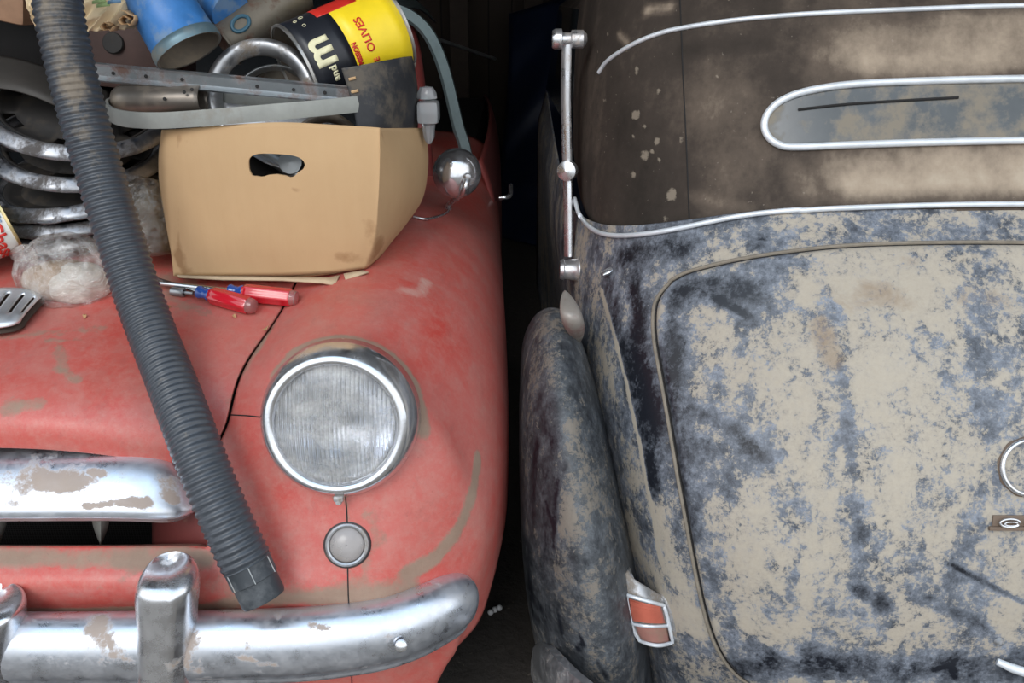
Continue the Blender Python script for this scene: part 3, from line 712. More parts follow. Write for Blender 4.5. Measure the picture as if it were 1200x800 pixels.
build(mb, 'rear_body', 'bodyp', blk, sharp=60, solid=.005, attrs={'dirt': strokes(B, bv_b, BODY_D), 'bare': strokes(B, bv_b, [([(690,320),(705,400)], 14, .12)])}, face_cam=True)

# trunk lid: Coons patch following the body, raised a little
seamL = curve2([(790,331),(777,345),(770,362),(770,395),(778,440),(787,490),(797,550),(808,610),(818,665),(830,720),(843,757),(862,785),(885,802)], 10)
seamT = curve2([(790,331),(806,322),(830,315),(870,306),(930,297),(1000,290),(1100,287),(1200,287),(1390,290)], 12)
seamB = curve2([(885,802),(920,812),(980,820),(1080,826),(1200,828),(1390,826)], 12)
def resample(c, n):
    d = np.r_[0, np.cumsum(np.linalg.norm(np.diff(c, axis=0), axis=1))]; t = np.linspace(0, d[-1], n)
    return np.c_[np.interp(t, d, c[:, 0]), np.interp(t, d, c[:, 1])]
nu, nv = 230, 210
Tt, Bb, Ll = resample(seamT, nu), resample(seamB, nu), resample(seamL, nv)
Rg = np.c_[np.full(nv, 1390.), np.linspace(290, 826, nv)]
lid = np.zeros((nv, nu, 3))
for i in range(nv):
    v_ = i/(nv-1)
    for j in range(nu):
        u_ = j/(nu-1)
        q = (1-v_)*Tt[j]+v_*Bb[j]+(1-u_)*Ll[i]+u_*Rg[i]-((1-u_)*(1-v_)*Tt[0]+u_*(1-v_)*Tt[-1]+(1-u_)*v_*Bb[0]+u_*v_*Bb[-1])
        ed = min(i, nv-1-i, j)/3.0
        l, n_ = hitY(bv_b, q[0], q[1]); lid[i, j] = l+n_*(.001+.007*math.sqrt(min(1, ed)))
bv_l = bvh_of([lid])
LID_D = [([(800,340),(850,335),(885,345)], 16, -0.245), ([(840,350),(868,365),(884,378)], 6, -0.306), ([(790,350),(785,420),(800,520),(812,620)], 16, -0.163),
 ([(795,400),(800,470)], 14, -0.082), ([(810,480),(850,495),(880,520),(900,540)], 9, -0.150), ([(830,520),(900,530)], 12, -0.095), ([(930,290),(960,320),(985,380),(990,440)], 9, -0.095),
 ([(985,430),(995,520),(1005,620),(1010,700)], 8, -0.116), ([(1020,620),(1030,720)], 10, -0.054), ([(1140,440),(1155,560),(1130,640),(1110,700)], 15, -0.088), ([(1095,330),(1120,370),(1150,420)], 8, -0.109), ([(1145,460),(1165,500)], 12, -0.082),
 ([(860,790),(960,775),(1040,785),(1110,778),(1200,790)], 20, -0.190), ([(860,740),(900,770)], 16, -0.177), ([(1000,690),(1030,700),(1050,730)], 9, -0.136), ([(1070,700),(1120,715),(1170,750),(1200,770)], 8, -0.136),
 ([(1112,660),(1150,680),(1200,706)], 3.5, -0.204), ([(820,650),(860,720)], 10, -0.068), ([(885,660),(915,690)], 5, .12), ([(940,640),(925,700)], 5, -0.095),
 ([(900,420),(960,560)], 42, .07), ([(1040,380),(1080,620)], 38, .08), ([(900,600),(950,660)], 35, .08), ([(940,340),(1100,330)], 22, .10), ([(1060,440),(1200,660)], 60, .045), ([(1060,560),(1080,740)], 30, .05), ([(880,300),(1190,296)], 4, -0.054), ([(930,750),(990,790)], 8, -0.095), ([(1095,785),(1115,780),(1120,795)], 4, -0.272)]
LID_B = [([(960,380),(975,420)], 18, .30), ([(1020,340),(1050,350)], 20, .32), ([(1130,345),(1180,350)], 20, .26), ([(1000,310),(1190,305)], 10, .12), ([(945,330),(1000,360)], 14, .15)]
mb = MB().grid([[tuple(p) for p in r] for r in lid])
lido = build(mb, 'trunk_lid', 'black', blk, sharp=70, solid=.003, attrs={'dirt': strokes(lid, bv_l, LID_D), 'bare': strokes(lid, bv_l, LID_B)}, face_cam=True)
gm = simple('dusty_gasket', (.22, .19, .15), .8, var=.5, scale=60)
sm = [tuple(p) for p in seamT[::-1][:-1]]+[tuple(p) for p in seamL]+[tuple(p) for p in seamB[1:]]
pl = [hitY(bv_b, x-3.0, y-1.5 if i < len(seamT) else y, .004)[0] for i, (x, y) in enumerate(sm)][::2]
build(MB().tube(pl, .0032, 8), 'lid_gasket', gm, blk)
pl = [hitY(bv_b, x-.3, y+.3, .002)[0] for x, y in sm][::2]
build(MB().tube(pl, .0016, 6), 'lid_gap', 'dark', blk)

# emblem ring, script bar, handle
l, n_ = hitY(bv_l, 1205, 547); EM = Matrix.Translation(l+n_*.004) @ frame_from(n_)
mb = MB().lathe([(.0415+.0036*math.cos(a), .0036*math.sin(a)*1.2) for a in np.linspace(0, 2*PI, 13)], EM, 64); build(mb, 'emblem_ring', 'chrome', lido, sharp=70)
rm = simple('rust_halo', (.16, .115, .085), .8)
build(MB().lathe([(.040, -.003), (.0465, -.004)], EM, 64, wob=lambda a, i: 1+.02*math.sin(a*9)*i), 'emblem_seat', rm, lido, solid=.001)
l, n_ = hitY(bv_l, 1205, 618); SM = Matrix.Translation(l+n_*.002) @ frame_from(n_)
mb = MB().box((-.012, 0, .002), (.100, .006, .005), SM, bev=.001); mb.box((-.012, .011, -.001), (.088, .018, .003), SM, bev=.001)
sb = build(mb, 'script_bar', rm, lido)
def ell(cx, cy, rx, ry, a0=0, a1=2*PI, n=24): return [SM @ Vector((cx+rx*math.cos(a), cy+ry*math.sin(a), .006)) for a in np.linspace(a0, a1, n)]
mb = MB(); mb.tube(ell(-.033, .010, .015, .0065, .1, 2*PI-.5), .0017, 8); mb.tube(ell(-.031, .0085, .010, .003, .4, 2*PI), .0012, 8); mb.tube(ell(.005, .010, .013, .0065), .0017, 8)
build(mb, 'script_letters', 'chrome', lido)
hp = [hitY(bv_l, 1164, 768, .012)[0], hitY(bv_l, 1180, 771, .022)[0], hitY(bv_l, 1205, 776, .026)[0], hitY(bv_l, 1240, 778, .022)[0]]
build(MB().tube(curve(hp, 6), [.0055+.002*min(1, k/6) for k in range(len(curve(hp, 6)))], 12), 'lid_handle', 'white', lido)
l, n_ = hitY(bv_l, 1240, 774); build(MB().lathe([(.018, -.004), (.018, .004), (.012, .012), (.009, .022)], Matrix.Translation(l) @ frame_from(n_), 24), 'handle_base', 'chrome_dull', lido)
build(MB().lathe([(.0003, .008), (.006, .006), (.0075, 0)], Matrix.Translation(hitY(bv_l, 1170, 751, 0)[0]) @ frame_from(n_), 20), 'lock_cap', 'chrome_dull', lido)

# rear fender
FN = [
 [W(.05,2.3,.15), W(.03,2.3,.30), W(.05,2.3,.40), W(.09,2.3,.41), W(.135,2.3,.40), W(.16,2.3,.30)],
 [W(.035,2.0,.20), W(.018,2.0,.46), W(.045,2.0,.57), W(.085,2.0,.585), W(.135,2.0,.56), W(.16,2.0,.45)],
 [W(.03,1.8,.25), W(.014,1.8,.58), W(.04,1.8,.675), W(.078,1.8,.69), W(.125,1.8,.67), W(.15,1.8,.55)],
 [(618,520,1.75), (609,418,1.66), (622,372,1.63), (643,354,1.61), (664,362,1.60), (675,390,1.68)],
 [(616,560,1.66), (606,445,1.56), (626,400,1.48), (653,385,1.45), (680,395,1.47), (690,420,1.58)],
 [(616,600,1.60), (605,500,1.48), (630,470,1.36), (663,462,1.32), (694,468,1.385), (706,480,1.50)],
 [(618,650,1.56), (606,580,1.42), (636,562,1.285), (676,556,1.235), (714,560,1.32), (726,570,1.45)],
 [(622,700,1.52), (609,650,1.38), (644,640,1.235), (692,636,1.185), (732,640,1.275), (744,650,1.40)],
 [(632,760,1.50), (616,715,1.36), (654,712,1.215), (705,710,1.165), (746,715,1.25), (757,725,1.38)],
 [(650,830,1.50), (632,785,1.36), (668,788,1.22), (716,790,1.165), (757,795,1.25), (768,800,1.38)],
 [(680,900,1.52), (660,870,1.40), (690,880,1.27), (730,885,1.22), (765,885,1.29), (778,885,1.40)]]
Fg = surf(FN, 16, 22, .6); bv_ff = bvh_of([Fg])
FD = [([(640,440),(630,480),(650,520)], 9, -0.168), ([(628,520),(625,600)], 10, -0.180), ([(640,590),(650,620),(648,640),(655,560),(665,545)], 3.5, -0.240), ([(660,560),(665,600),(662,620)], 12, .12), ([(670,500),(690,560)], 12, .05),
 ([(620,420),(616,500)], 8, -0.090), ([(690,560),(715,640),(730,720)], 16, -0.012), ([(618,640),(625,720)], 12, -0.156), ([(700,660),(690,700)], 14, .16), ([(680,720),(700,790)], 14, .10), ([(680,745),(684,755),(676,760)], 3, -0.360), ([(655,722),(658,742)], 4, -0.240),
 ([(700,775),(712,795)], 3, -0.300), ([(684,400),(706,480),(722,560),(738,640),(752,740)], 4, -0.150), ([(690,430),(708,500)], 5, .15), ([(640,375),(660,380)], 10, .06), ([(612,690),(640,720),(650,770)], 10, -0.090), ([(655,425),(665,430)], 7, -0.150)]
FB = [([(612,500),(616,560)], 8, .08)]
mb = MB().grid([[tuple(p) for p in r] for r in Fg])
build(mb, 'rear_fender', 'fblack', blk, sharp=60, solid=.004, attrs={'dirt': strokes(Fg, bv_ff, FD), 'bare': strokes(Fg, bv_ff, FB)}, face_cam=True)
WM = Matrix.Translation((.12, 1.72, .31)) @ Matrix.Rotation(PI/2, 4, 'Y')
build(MB().lathe([(.19, -.05), (.24, -.065), (.29, -.06), (.308, -.04), (.31, 0), (.308, .04), (.29, .06), (.24, .065), (.19, .05), (.0003, .04)], WM, 64), 'wheel', 'rubber', blk)

# rear bumper corner
path = curve([(632,792,1.50),(634,776,1.38),(642,780,1.27),(656,794,1.19),(680,818,1.12),(715,842,1.06),(800,868,1.03),(960,880,1.02),(1400,880,1.02)], 10)
n = len(path); pr = [(-.01,.040),(.006,.042),(.016,.030),(.020,.008),(.020,-.012),(.014,-.034),(.004,-.044),(-.01,-.042)]
scl = [(1, math.sqrt(max(.05, 1-max(0, 1-i/10)**2.2))) for i in range(n)]
mb = closed_sweep(MB(), path, pr, scl); build(mb, 'rear_bumper', 'chrome_dull', blk, sharp=50, attrs={'dirt': np.full(len(mb.v), -.02)})

# tail light: wedge housing that follows the body
tl_pts = [(733,672),(781,700),(792,750),(760,755),(742,738),(735,700)]
def tl(u, v, off):
    L = curve2([(733,672),(733,700),(740,735),(750,752)], 8); Rr_ = curve2([(776,698),(784,712),(790,735),(793,753)], 8)
    a = L[int(v*(len(L)-1))]; b = Rr_[int(v*(len(Rr_)-1))]; p = a*(1-u)+b*u; p = p+np.array([0, 6*math.sin(PI*u)*(v**2)])
    return hitY(bv_b, p[0], p[1], off, 1.25)[0], p
def tl_patch(u0, u1, v0, v1, off, n=14, bulge=0):
    rows = []
    for i in range(n):
        v = v0+(v1-v0)*i/(n-1); r = []
        for j in range(n):
            u = u0+(u1-u0)*j/(n-1); l, p = tl(u, v, 0)
            y = Vector(P(p[0], p[1], min(l.y-.004, 1.262-.035*math.sin(PI*min(1, .15+u*.8))*(.35+.65*min(1, v*2.2)))-off))
            r.append(y)
        rows.append(r)
    return rows
tail = build(MB().grid(tl_patch(0, 1, 0, 1, 0, 22)), 'tail_light', chrome('dusty_lamp_chrome', .35, .44, .8, (.45, .47, .50), (.22, .18, .14), 25), blk, solid=.03, offset=-1, face_cam=True)
build(MB().grid(tl_patch(.07, .82, .34, .61, .003)), 'upper_lens', 'tail_red', tail, solid=.003, face_cam=True)
build(MB().grid(tl_patch(.10, .84, .65, .92, .003)), 'lower_lens', 'tail_dull', tail, solid=.003, face_cam=True)
def bordr(u0, u1, v0, v1, off, n=10):
    q = [tl_patch(u0, u1, v0, v1, off, n)][0]; return q[0]+[r[-1] for r in q[1:]]+q[-1][::-1][1:]+[r[0] for r in q[::-1][1:]]
mb = MB().tube(bordr(.02, .90, .30, .97, .005), .0035, 8, closed=True)
mb.tube(tl_patch(.03, .88, .625, .63, .005)[0], .0028, 8); build(mb, 'lens_surround', 'white', tail)

# teardrop side lamp
l = P(671, 372, 1.50); rows = []
for t in np.linspace(0, 1, 24):
    py = 340+62*t; wd = 17*math.sin(PI*t**.85)**.7*(.55+.45*t) if 0 < t < 1 else .3
    cx = 662+16*t; c = P(cx, py, 1.50-.05*math.sin(PI*t)); r = max(wd, .3)*sc_at(c)
    rows.append([c+Vector((r*math.cos(a), -r*.9*math.sin(a), 0)) for a in np.linspace(0, 2*PI, 28, endpoint=False)])
build(MB().grid(rows, 0, True), 'side_lamp', 'lamp_dust', blk)

# soft top
TN = [
 [W(.40,2.6,1.53), W(.36,2.5,1.52), W(.42,2.4,1.54), W(.50,2.3,1.56), W(.65,2.2,1.58), W(.86,2.2,1.58), W(1.1,2.2,1.58)],
 [W(.20,2.5,1.42), (692,-60,2.05), (738,-75,1.85), (800,-85,1.76), (930,-88,1.70), (1200,-90,1.68), (1400,-90,1.68)],
 [W(.175,2.4,1.33), (680,0,2.0), (715,0,1.75), (800,0,1.63), (930,0,1.57), (1200,0,1.55), (1400,0,1.55)],
 [W(.165,2.35,1.22), (673,90,1.95), (706,90,1.69), (802,90,1.57), (930,90,1.51), (1200,90,1.485), (1400,90,1.485)],
 [W(.160,2.3,1.12), (671,180,1.91), (704,190,1.65), (805,180,1.53), (930,175,1.465), (1200,170,1.44), (1400,170,1.44)],
 [W(.160,2.3,1.03), (676,238,1.86), (708,268,1.60), (808,262,1.49), (930,250,1.42), (1200,240,1.395), (1400,240,1.40)],
 [W(.160,2.3,.99), (683,258,1.82), (722,278,1.565), (808,268,1.48), (930,254,1.415), (1200,244,1.39), (1400,244,1.395)]]
T = surf(TN, 18, 26); bv_t = bvh_of([T])
TOP_DIRT_SHADE = [([(1000,55),(1300,40)], 34, .26), ([(1020,78),(1300,75)], 16, .16), ([(985,205),(1300,195)], 30, .34), ([(1000,220),(1300,218)], 14, .12), ([(930,200),(950,230)], 14, .16), ([(830,120),(840,200)], 60, .04), ([(740,40),(740,260)], 70, -.07), ([(860,100),(870,200)], 25, .04),  # positive strokes are dirt; negative ones paint the shaded left side darker
 ([(680,100),(680,220)], 12, -.10), ([(700,10),(740,100),(740,240)], 40, -.06), ([(1100,20),(1200,20)], 8, .08), ([(800,60),(900,50)], 10, -.12), ([(810,230),(880,245)], 8, .10), ([(760,12),(785,8)], 8, .35), ([(725,40),(735,50)], 5, .3)]
spots = [(746,82,5,1),(745,135,7,1),(755,150,4,.9),(756,182,8,.8),(770,165,5,.8),(798,163,5,.8),(787,228,8,1.),(772,107,5,.8),(738,172,3,.8),(742,158,2.5,.8),(773,188,4,.8),(708,118,5,.75),(730,172,3,.7),(722,168,3,.7),(742,205,7,.6),(780,258,7,.62),
 (862,155,3,.8),(868,130,2.5,.8),(840,89,2.5,.8),(822,188,2.5,.7),(820,230,2,.8),(870,195,3,.7),(754,165,3,.7),(765,176,3,.8),(735,60,3,.8),(700,60,4,.7),(690,110,3,.6),(712,40,4,.7)]
tb = strokes(T, bv_t, [([(x, y)], r, a) for x, y, r, a in spots])
top = build(MB().grid([[tuple(p) for p in r] for r in T]), 'soft_top', 'fabric', blk, sharp=60, solid=.004, attrs={'dirt': strokes(T, bv_t, TOP_DIRT_SHADE), 'bare': tb}, face_cam=True)
gasket('fabric_seam', [(792,-60),(797,0),(800,80),(804,160),(808,262)], bv_t, .0014, 'dark', top)
def trim(name, pts, r, mat, parent, bvh, off=.002, sq=.6, ends=True):
    c = curve2(pts, 14); q = [hitY(bvh, x, y, off)[0] for x, y in c]
    return build(MB().tube(q, r, 12), name, mat, parent)
trim('upper_moulding', [(703,85),(712,72),(735,56),(765,42),(800,33),(870,23),(960,16),(1080,11),(1200,7),(1380,6)], .0042, 'white', top, bv_t)
trim('lower_moulding', [(676,232),(681,250),(693,266),(712,275),(745,276),(790,270),(870,254),(940,247),(1000,244),(1100,241),(1200,240),(1380,241)], .0046, 'white', top, bvh_of([T, B]), .005)
# rear window
wo = curve2([(1380,92),(1300,92),(1200,93),(1100,95),(1000,99),(945,107),(915,118),(899,133),(895,148),(900,161),(912,170),(930,173),(1000,170),(1100,167),(1200,165),(1300,164),(1380,164)], 8)
q = [hitY(bv_t, x, y, .004)[0] for x, y in wo]
rw = []
top_c = resample(curve2([(895,146),(899,133),(915,118),(945,107),(1000,99),(1100,95),(1200,93),(1380,92)], 8), 50)
bot_c = resample(curve2([(895,146),(900,161),(912,170),(930,173),(1000,170),(1100,167),(1200,165),(1380,164)], 8), 50)
for k in np.linspace(0, 1, 12): rw.append([hitY(bv_t, *(a*(1-k)+b*k), .0022)[0] for a, b in zip(top_c, bot_c)])
win = build(MB().grid(rw), 'rear_window', 'window_dusty', top, solid=.002, face_cam=True)
build(MB().tube(q, .0062, 14), 'window_rim', 'white', win)
build(MB().tube([hitY(bv_t, x, y, .004)[0] for x, y in curve2([(935,129),(1000,122),(1122,115)], 8)], .0022, 8), 'wiper_mark', 'dark', win)
# side glass and front part of the hood beyond the fabric
build(MB().grid(surf([[W(.17,2.3,1.32), W(.17,3.3,1.32)], [W(.15,2.3,1.02), W(.13,3.4,1.02)]], 3, 3)), 'side_window', 'glass_dark', blk, solid=.006)
build(MB().grid(surf([[W(.9,2.2,1.58), W(.9,3.4,1.55)], [W(.42,2.3,1.53), W(.42,3.4,1.5)], [W(.17,2.3,1.32), W(.17,3.3,1.32)]], 5, 5)), 'top_canopy', 'fabric', blk, solid=.006)
# landau bar
bar = build(MB().tube(curve([(664,46,1.80),(663,110,1.80),(664,160,1.80),(665,200,1.80)], 5), [.0115]*16, 12, squash=.6), 'landau_bar', 'chrome', blk)
build(MB().tube(curve([(665,200,1.80),(666,250,1.79),(666,300,1.78)], 5), .0125, 12, squash=.7), 'lower_arm', 'chrome', bar)
XM = lambda p: Matrix.Translation(p) @ Matrix.Rotation(PI/2, 4, 'Y') @ Matrix.Scale(1.25, 4)
build(MB().lathe([(.0003, -.028), (.013, -.027), (.016, -.022), (.016, -.012), (.010, -.010), (.010, .002), (.014, .004), (.014, .022), (.008, .028), (.0003, .029)], XM(P(667, 46, 1.80)), 28), 'upper_knob', 'chrome', bar)
build(MB().lathe([(.0003, -.018), (.012, -.016), (.020, -.012), (.022, 0), (.020, .010), (.010, .014), (.0003, .016)], Matrix.Translation(P(665, 200, 1.79)) @ frame_from(Vector((-.35,-1,.1))), 32), 'joint', 'chrome', bar)
build(MB().lathe([(.0003, -.022), (.017, -.020), (.019, -.014), (.016, -.012), (.019, .008), (.021, .010), (.021, .018), (.012, .024), (.011, .075), (.008, .10), (.0003, .11)], XM(P(670, 316, 1.74)), 32), 'lower_pivot', 'chrome', bar)
l = hitY(bv_b, 714, 318, .002, 1.55)[0]
build(MB().tube(curve([l+Vector((-.012, -.004, -.006)), l, l+Vector((.014, .006, .008))], 6), [.006+.006*math.sin(PI*k/12) for k in range(13)], 12, squash=.5), 'pivot_plate', 'chrome', blk)

# ------------------------------------------------------------------ JUNK ON THE HOOD
def onhood(px, py, off=0): return hitY(bv_h, px, py, off, 1.5)[0]
# cardboard box
BX = []
def bx(px, py, Y): return P(px, py, Y)
cols = [  # from back-left round the front to back-right : top, upper, mid, low, bottom
 [(196,158,1.78),(196,180,1.78),(198,200,1.78),(204,220,1.78),W(-.69,1.78,.945)],
 [(191,154,1.60),(187,190,1.60),(188,225,1.60),(197,260,1.60),W(-.63,1.60,.925)],
 [(190,152,1.46),(187,185,1.455),(191,235,1.45),(199,290,1.45),(205,320,1.45)],
 [(208,151,1.435),(207,185,1.43),(208,235,1.43),(208,290,1.43),(209,322,1.43)],
 [(270,146,1.425),(270,185,1.42),(270,235,1.42),(270,285,1.42),(270,323,1.43)],
 [(330,143,1.425),(330,185,1.415),(330,235,1.415),(330,285,1.42),(330,323,1.43)],
 [(390,146,1.43),(390,185,1.42),(390,235,1.42),(388,285,1.425),(385,320,1.435)],
 [(440,149,1.44),(440,185,1.43),(438,235,1.43),(432,280,1.435),(420,316,1.445)],
 [(447,150,1.445),(448,185,1.435),(447,235,1.44),(444,280,1.45),(432,313,1.46)],
 [(470,150,1.54),(476,190,1.52),(478,230,1.53),(468,268,1.545),(450,296,1.54)],
 [(498,150,1.66),(502,190,1.66),(496,232,1.65),(480,258,1.64),(464,272,1.63)],
 [(496,152,1.74),(498,190,1.74),(492,232,1.74),(476,246,1.73),W(-.235,1.72,.945)]]
net = [[V(c[i]) for c in cols] for i in range(5)]
g = surf(net, 8, 8, .15)
mbx = MB().grid([[tuple(p) for p in r] for r in g])
me_b = strokes(g, bvh_of([g]), [([(430,260),(445,290)], 12, .28), ([(395,300),(440,300)], 9, .26), ([(380,235),(400,230)], 5, .22), ([(345,222),(352,224)], 3, .3), ([(210,160),(209,310)], 3, .2), ([(447,155),(445,300)], 2.5, .22), ([(210,300),(215,316)], 8, .3), ([(480,270),(490,240)], 8, .15), ([(215,318),(400,318)], 4, .12)])
bx_ob = build(mbx, 'cardboard_box', 'card', None, sharp=35, solid=.005, attrs={'dirt': me_b}, face_cam=True)
tag(bx_ob, 'worn brown cardboard box with torn hand hole, full of metal parts on red hood', 'box')
# cut the hand hole
hw = P(325, 193, 1.42)
cm = bpy.data.meshes.new('cut'); bm = bmesh.new(); nseg = 44; vr = []
for dy in (-.05, .05):
    ring = []
    for k in range(nseg):
        a = 2*PI*k/nseg; e_ = 2.0; x = .0465*math.copysign(abs(math.cos(a))**.62, math.cos(a)); z = .0185*math.copysign(abs(math.sin(a))**.75, math.sin(a))
        z *= 1+(.16*math.sin(5*a+1)+.1*math.sin(9*a) if z < 0 else 0); z -= .006*(x/.0465)*(-1 if z < 0 else .3) * (1 if z < 0 else 0)
        ring.append(bm.verts.new((x, dy, z)))
    vr.append(ring)
for k in range(nseg): bm.faces.new((vr[0][k], vr[0][(k+1) % nseg], vr[1][(k+1) % nseg], vr[1][k]))
bm.faces.new(vr[0][::-1]); bm.faces.new(vr[1]); bmesh.ops.recalc_face_normals(bm, faces=bm.faces)
bm.to_mesh(cm); bm.free(); co_ = bpy.data.objects.new('cut', cm); COL.objects.link(co_); co_.location = hw; co_.rotation_euler = (0, math.radians(3), 0)
bo = bx_ob.modifiers.new('hole', 'BOOLEAN'); bo.object = co_; bo.operation = 'DIFFERENCE'; bo.solver = 'EXACT'
bpy.context.view_layer.update(); dg = bpy.context.evaluated_depsgraph_get()
nm = bpy.data.meshes.new_from_object(bx_ob.evaluated_get(dg)); bx_ob.modifiers.clear(); bx_ob.data = nm; bpy.data.objects.remove(co_)
# bottom of box and flap
mb = MB().grid([[P(206,322,1.45), P(330,326,1.44), P(430,314,1.46)], [W(-.68,1.77,.948), W(-.45,1.77,.948), W(-.24,1.71,.948)]]); build(mb, 'bottom', 'card', bx_ob, solid=.004)
mb = MB().grid([[P(207,320,1.436), P(260,323,1.43), P(330,324,1.425), P(385,325,1.425), P(398,322,1.43)], [P(209,324,1.425), P(260,327,1.42), P(330,328,1.418), P(378,331,1.41), P(392,334,1.41)]])
build(mb, 'bottom_flap', 'card_edge', bx_ob, solid=.003)
mb = MB().grid([[P(403,322,1.43), P(425,318,1.44)], [P(405,329,1.42), P(432,320,1.43)]]); build(mb, 'bottom_flap', 'card_edge', bx_ob, solid=.003)

mb = MB().grid([[P(215,182,1.56), P(330,180,1.58), P(440,182,1.56)], [P(215,270,1.52), P(330,270,1.52), P(440,262,1.54)]]); tag(build(mb, 'dark_backdrop', 'dark', None, solid=.003), 'dark pan inside the box, added to darken the view through the hand hole', 'backdrop')  # added dark sheet: hides the hood and darkens the hand hole
# contents behind the hole / top of box
def ringlathe(center, normal, R, w, h, mat, name, label, cat, group=None, parts=None, seg=72, dome=.4, wob=None, skip=None):
    Mx = Matrix.Translation(center) @ frame_from(normal)
    pr_ = [(R-w, -h*.4), (R-w*.95, 0), (R-w*.75, h*.7), (R-w*.45, h), (R-w*.2, h*.8), (R-w*.04, h*.2), (R, -h*.25)]
    o = build(MB().lathe([(float(a), float(b)) for a, b in eval_axis(np.array(pr_), 0, 3, .4)], Mx, seg, wob=wob, skip=skip), name, mat, None, solid=.0018)
    tag(o, label, cat, group); return o, Mx
o, Mx = ringlathe(P(308, 112, 1.55), Vector((.1, -1, .35)), .100, .030, .016, 'chrome_dull', 'trim_ring', 'large grey chrome headlamp ring standing in the cardboard box', 'ring', 'headlamp rings in the box')
o, Mx = ringlathe(P(325, 128, 1.60), Vector((.15, -1, .45)), .083, .011, .010, 'alu', 'trim_ring', 'thin inner metal ring nested inside the larger headlamp ring in the box', 'ring', 'headlamp rings in the box')
mb = MB().lathe([(max(r, .0003), .02*(1-(r/.07)**2)) for r in np.linspace(0, .07, 10)], Matrix.Translation(P(335, 118, 1.66)) @ frame_from(Vector((.1, -1, .5))), 40)
tag(build(mb, 'reflector_dish', 'rust_tin', None, solid=.002), 'rusty round dish behind the nested rings in the box', 'dish')
mb = MB().grid(surf([[P(262,120,1.50), P(300,125,1.50), P(350,118,1.55)], [P(262,150,1.47), P(310,160,1.48), P(372,148,1.5)]], 6, 6)); 
tag(build(mb, 'metal_plate', 'chrome_dull', None, solid=.002), 'bent shiny metal plate lying under the grey band at box top', 'plate')
mb = MB().tube(curve([(355,150,1.50),(372,139,1.50),(392,138,1.51),(410,150,1.52)], 6), .016, 14, squash=.5)
tag(build(mb, 'curved_bracket', 'brown_metal', None), 'small curved brown metal bracket peeking over the front edge of the box', 'bracket')
mb = MB().tube([P(300,172,1.52), P(352,206,1.50)], .014, 16); mb.lathe([(.0003, .002), (.02, 0), (.021, -.01)], Matrix.Translation(P(340,190,1.49)) @ frame_from(Vector((0, -1, .3))), 24)
tag(build(mb, 'metal_tube', 'alu', None), 'grey metal tube seen through the hand hole of the box', 'tube')
mb = MB().grid(surf([[P(290,178,1.50), P(345,182,1.53)], [P(310,190,1.48), P(355,205,1.5)]], 4, 4)); tag(build(mb, 'metal_strip', 'chrome_dull', None, solid=.002), 'flat metal strip seen slanting through the hand hole of the box', 'strip')

# long trim rail with screw holes (channel section)
path = [P(60,79,1.49)+(P(432,113,1.50)-P(60,79,1.49))*t for t in np.linspace(0, 1, 40)]
mb = closed_sweep(MB(), path, [(.002,.015),(.006,.013),(.003,.009),(.0,-.006),(.003,-.010),(.007,-.013),(.003,-.016),(-.004,-.013),(-.004,.012)])
rail = build(mb, 'trim_rail', 'steel_old', None, sharp=25)
tag(rail, 'long rusty steel rail with screw holes lying across the junk pile', 'rail')
for px, py in ((132,86),(170,90),(212,92),(300,99),(343,104),(380,107)):
    c = P(px, py, 1.45+.0); t_ = (px-60)/372; c = path[0]+(path[-1]-path[0])*t_+Vector((0, -.0015, 0))
    build(MB().lathe([(.0003, .0012), (.0028, .0012), (.0032, 0)], Matrix.Translation(c) @ frame_from(Vector((0, -1, .1))), 12), 'screw_hole', 'dark', rail)
# grey flat band bent to a loop
path = curve([(434,118,1.56),(330,116,1.56),(230,118,1.56),(150,122,1.54),(128,124,1.49),(128,133,1.44),(150,140,1.425),(200,141,1.42),(300,133,1.425),(380,126,1.45),(436,120,1.49)], 10)
mb = closed_sweep(MB(), path, [(-.002,.013),(.002,.013),(.0035,0),(.002,-.013),(-.002,-.013)])
tag(build(mb, 'metal_band', 'grey_metal', None), 'flat grey metal band with rounded end resting on the cardboard box rim', 'band')
# brown dome shell
rows = []
for t in np.linspace(0, 1, 20):
    px = 130+108*t; hh = 17*math.sin(PI*min(1, (t+.02)**.6*.5+.0))**.5 if t < .5 else 17
    hh = 19*min(1, math.sqrt(1-(1-min(t/.22, 1))**2)+.05)*(1-.15*t)
    c = P(px, 118-2*t, 1.50); r = hh*sc_at(c)
    rows.append([c+Vector((0, -r*1.2*math.cos(a), r*math.sin(a))) for a in np.linspace(0, 2*PI, 28, endpoint=False)])
mb = MB().grid(rows, 0, True); shell = build(mb, 'lamp_shell', 'brown_metal', None, solid=.002)
tag(shell, 'tarnished brown bullet-shaped lamp shell lying on the grey band', 'lamp shell')
for px, py in ((193,116),(225,105),(216,108)): build(MB().lathe([(.0003,.001),(.003,.001),(.003,0)], Matrix.Translation(P(px,py,1.468)) @ frame_from(Vector((0,-1,.4))), 10), 'rivet_hole', 'dark', shell)

# olive tin -------------------------------------------------------------
axis_near = P(346, 84, 1.56); axis_far = P(459, 34, 1.66); ax = (axis_near-axis_far).normalized()
OR = .080; OL = (axis_near-axis_far).length
camdir = (CAM-(axis_near+axis_far)/2).normalized(); zf = (camdir-ax*camdir.dot(ax)).normalized(); xf = ax.cross(zf)
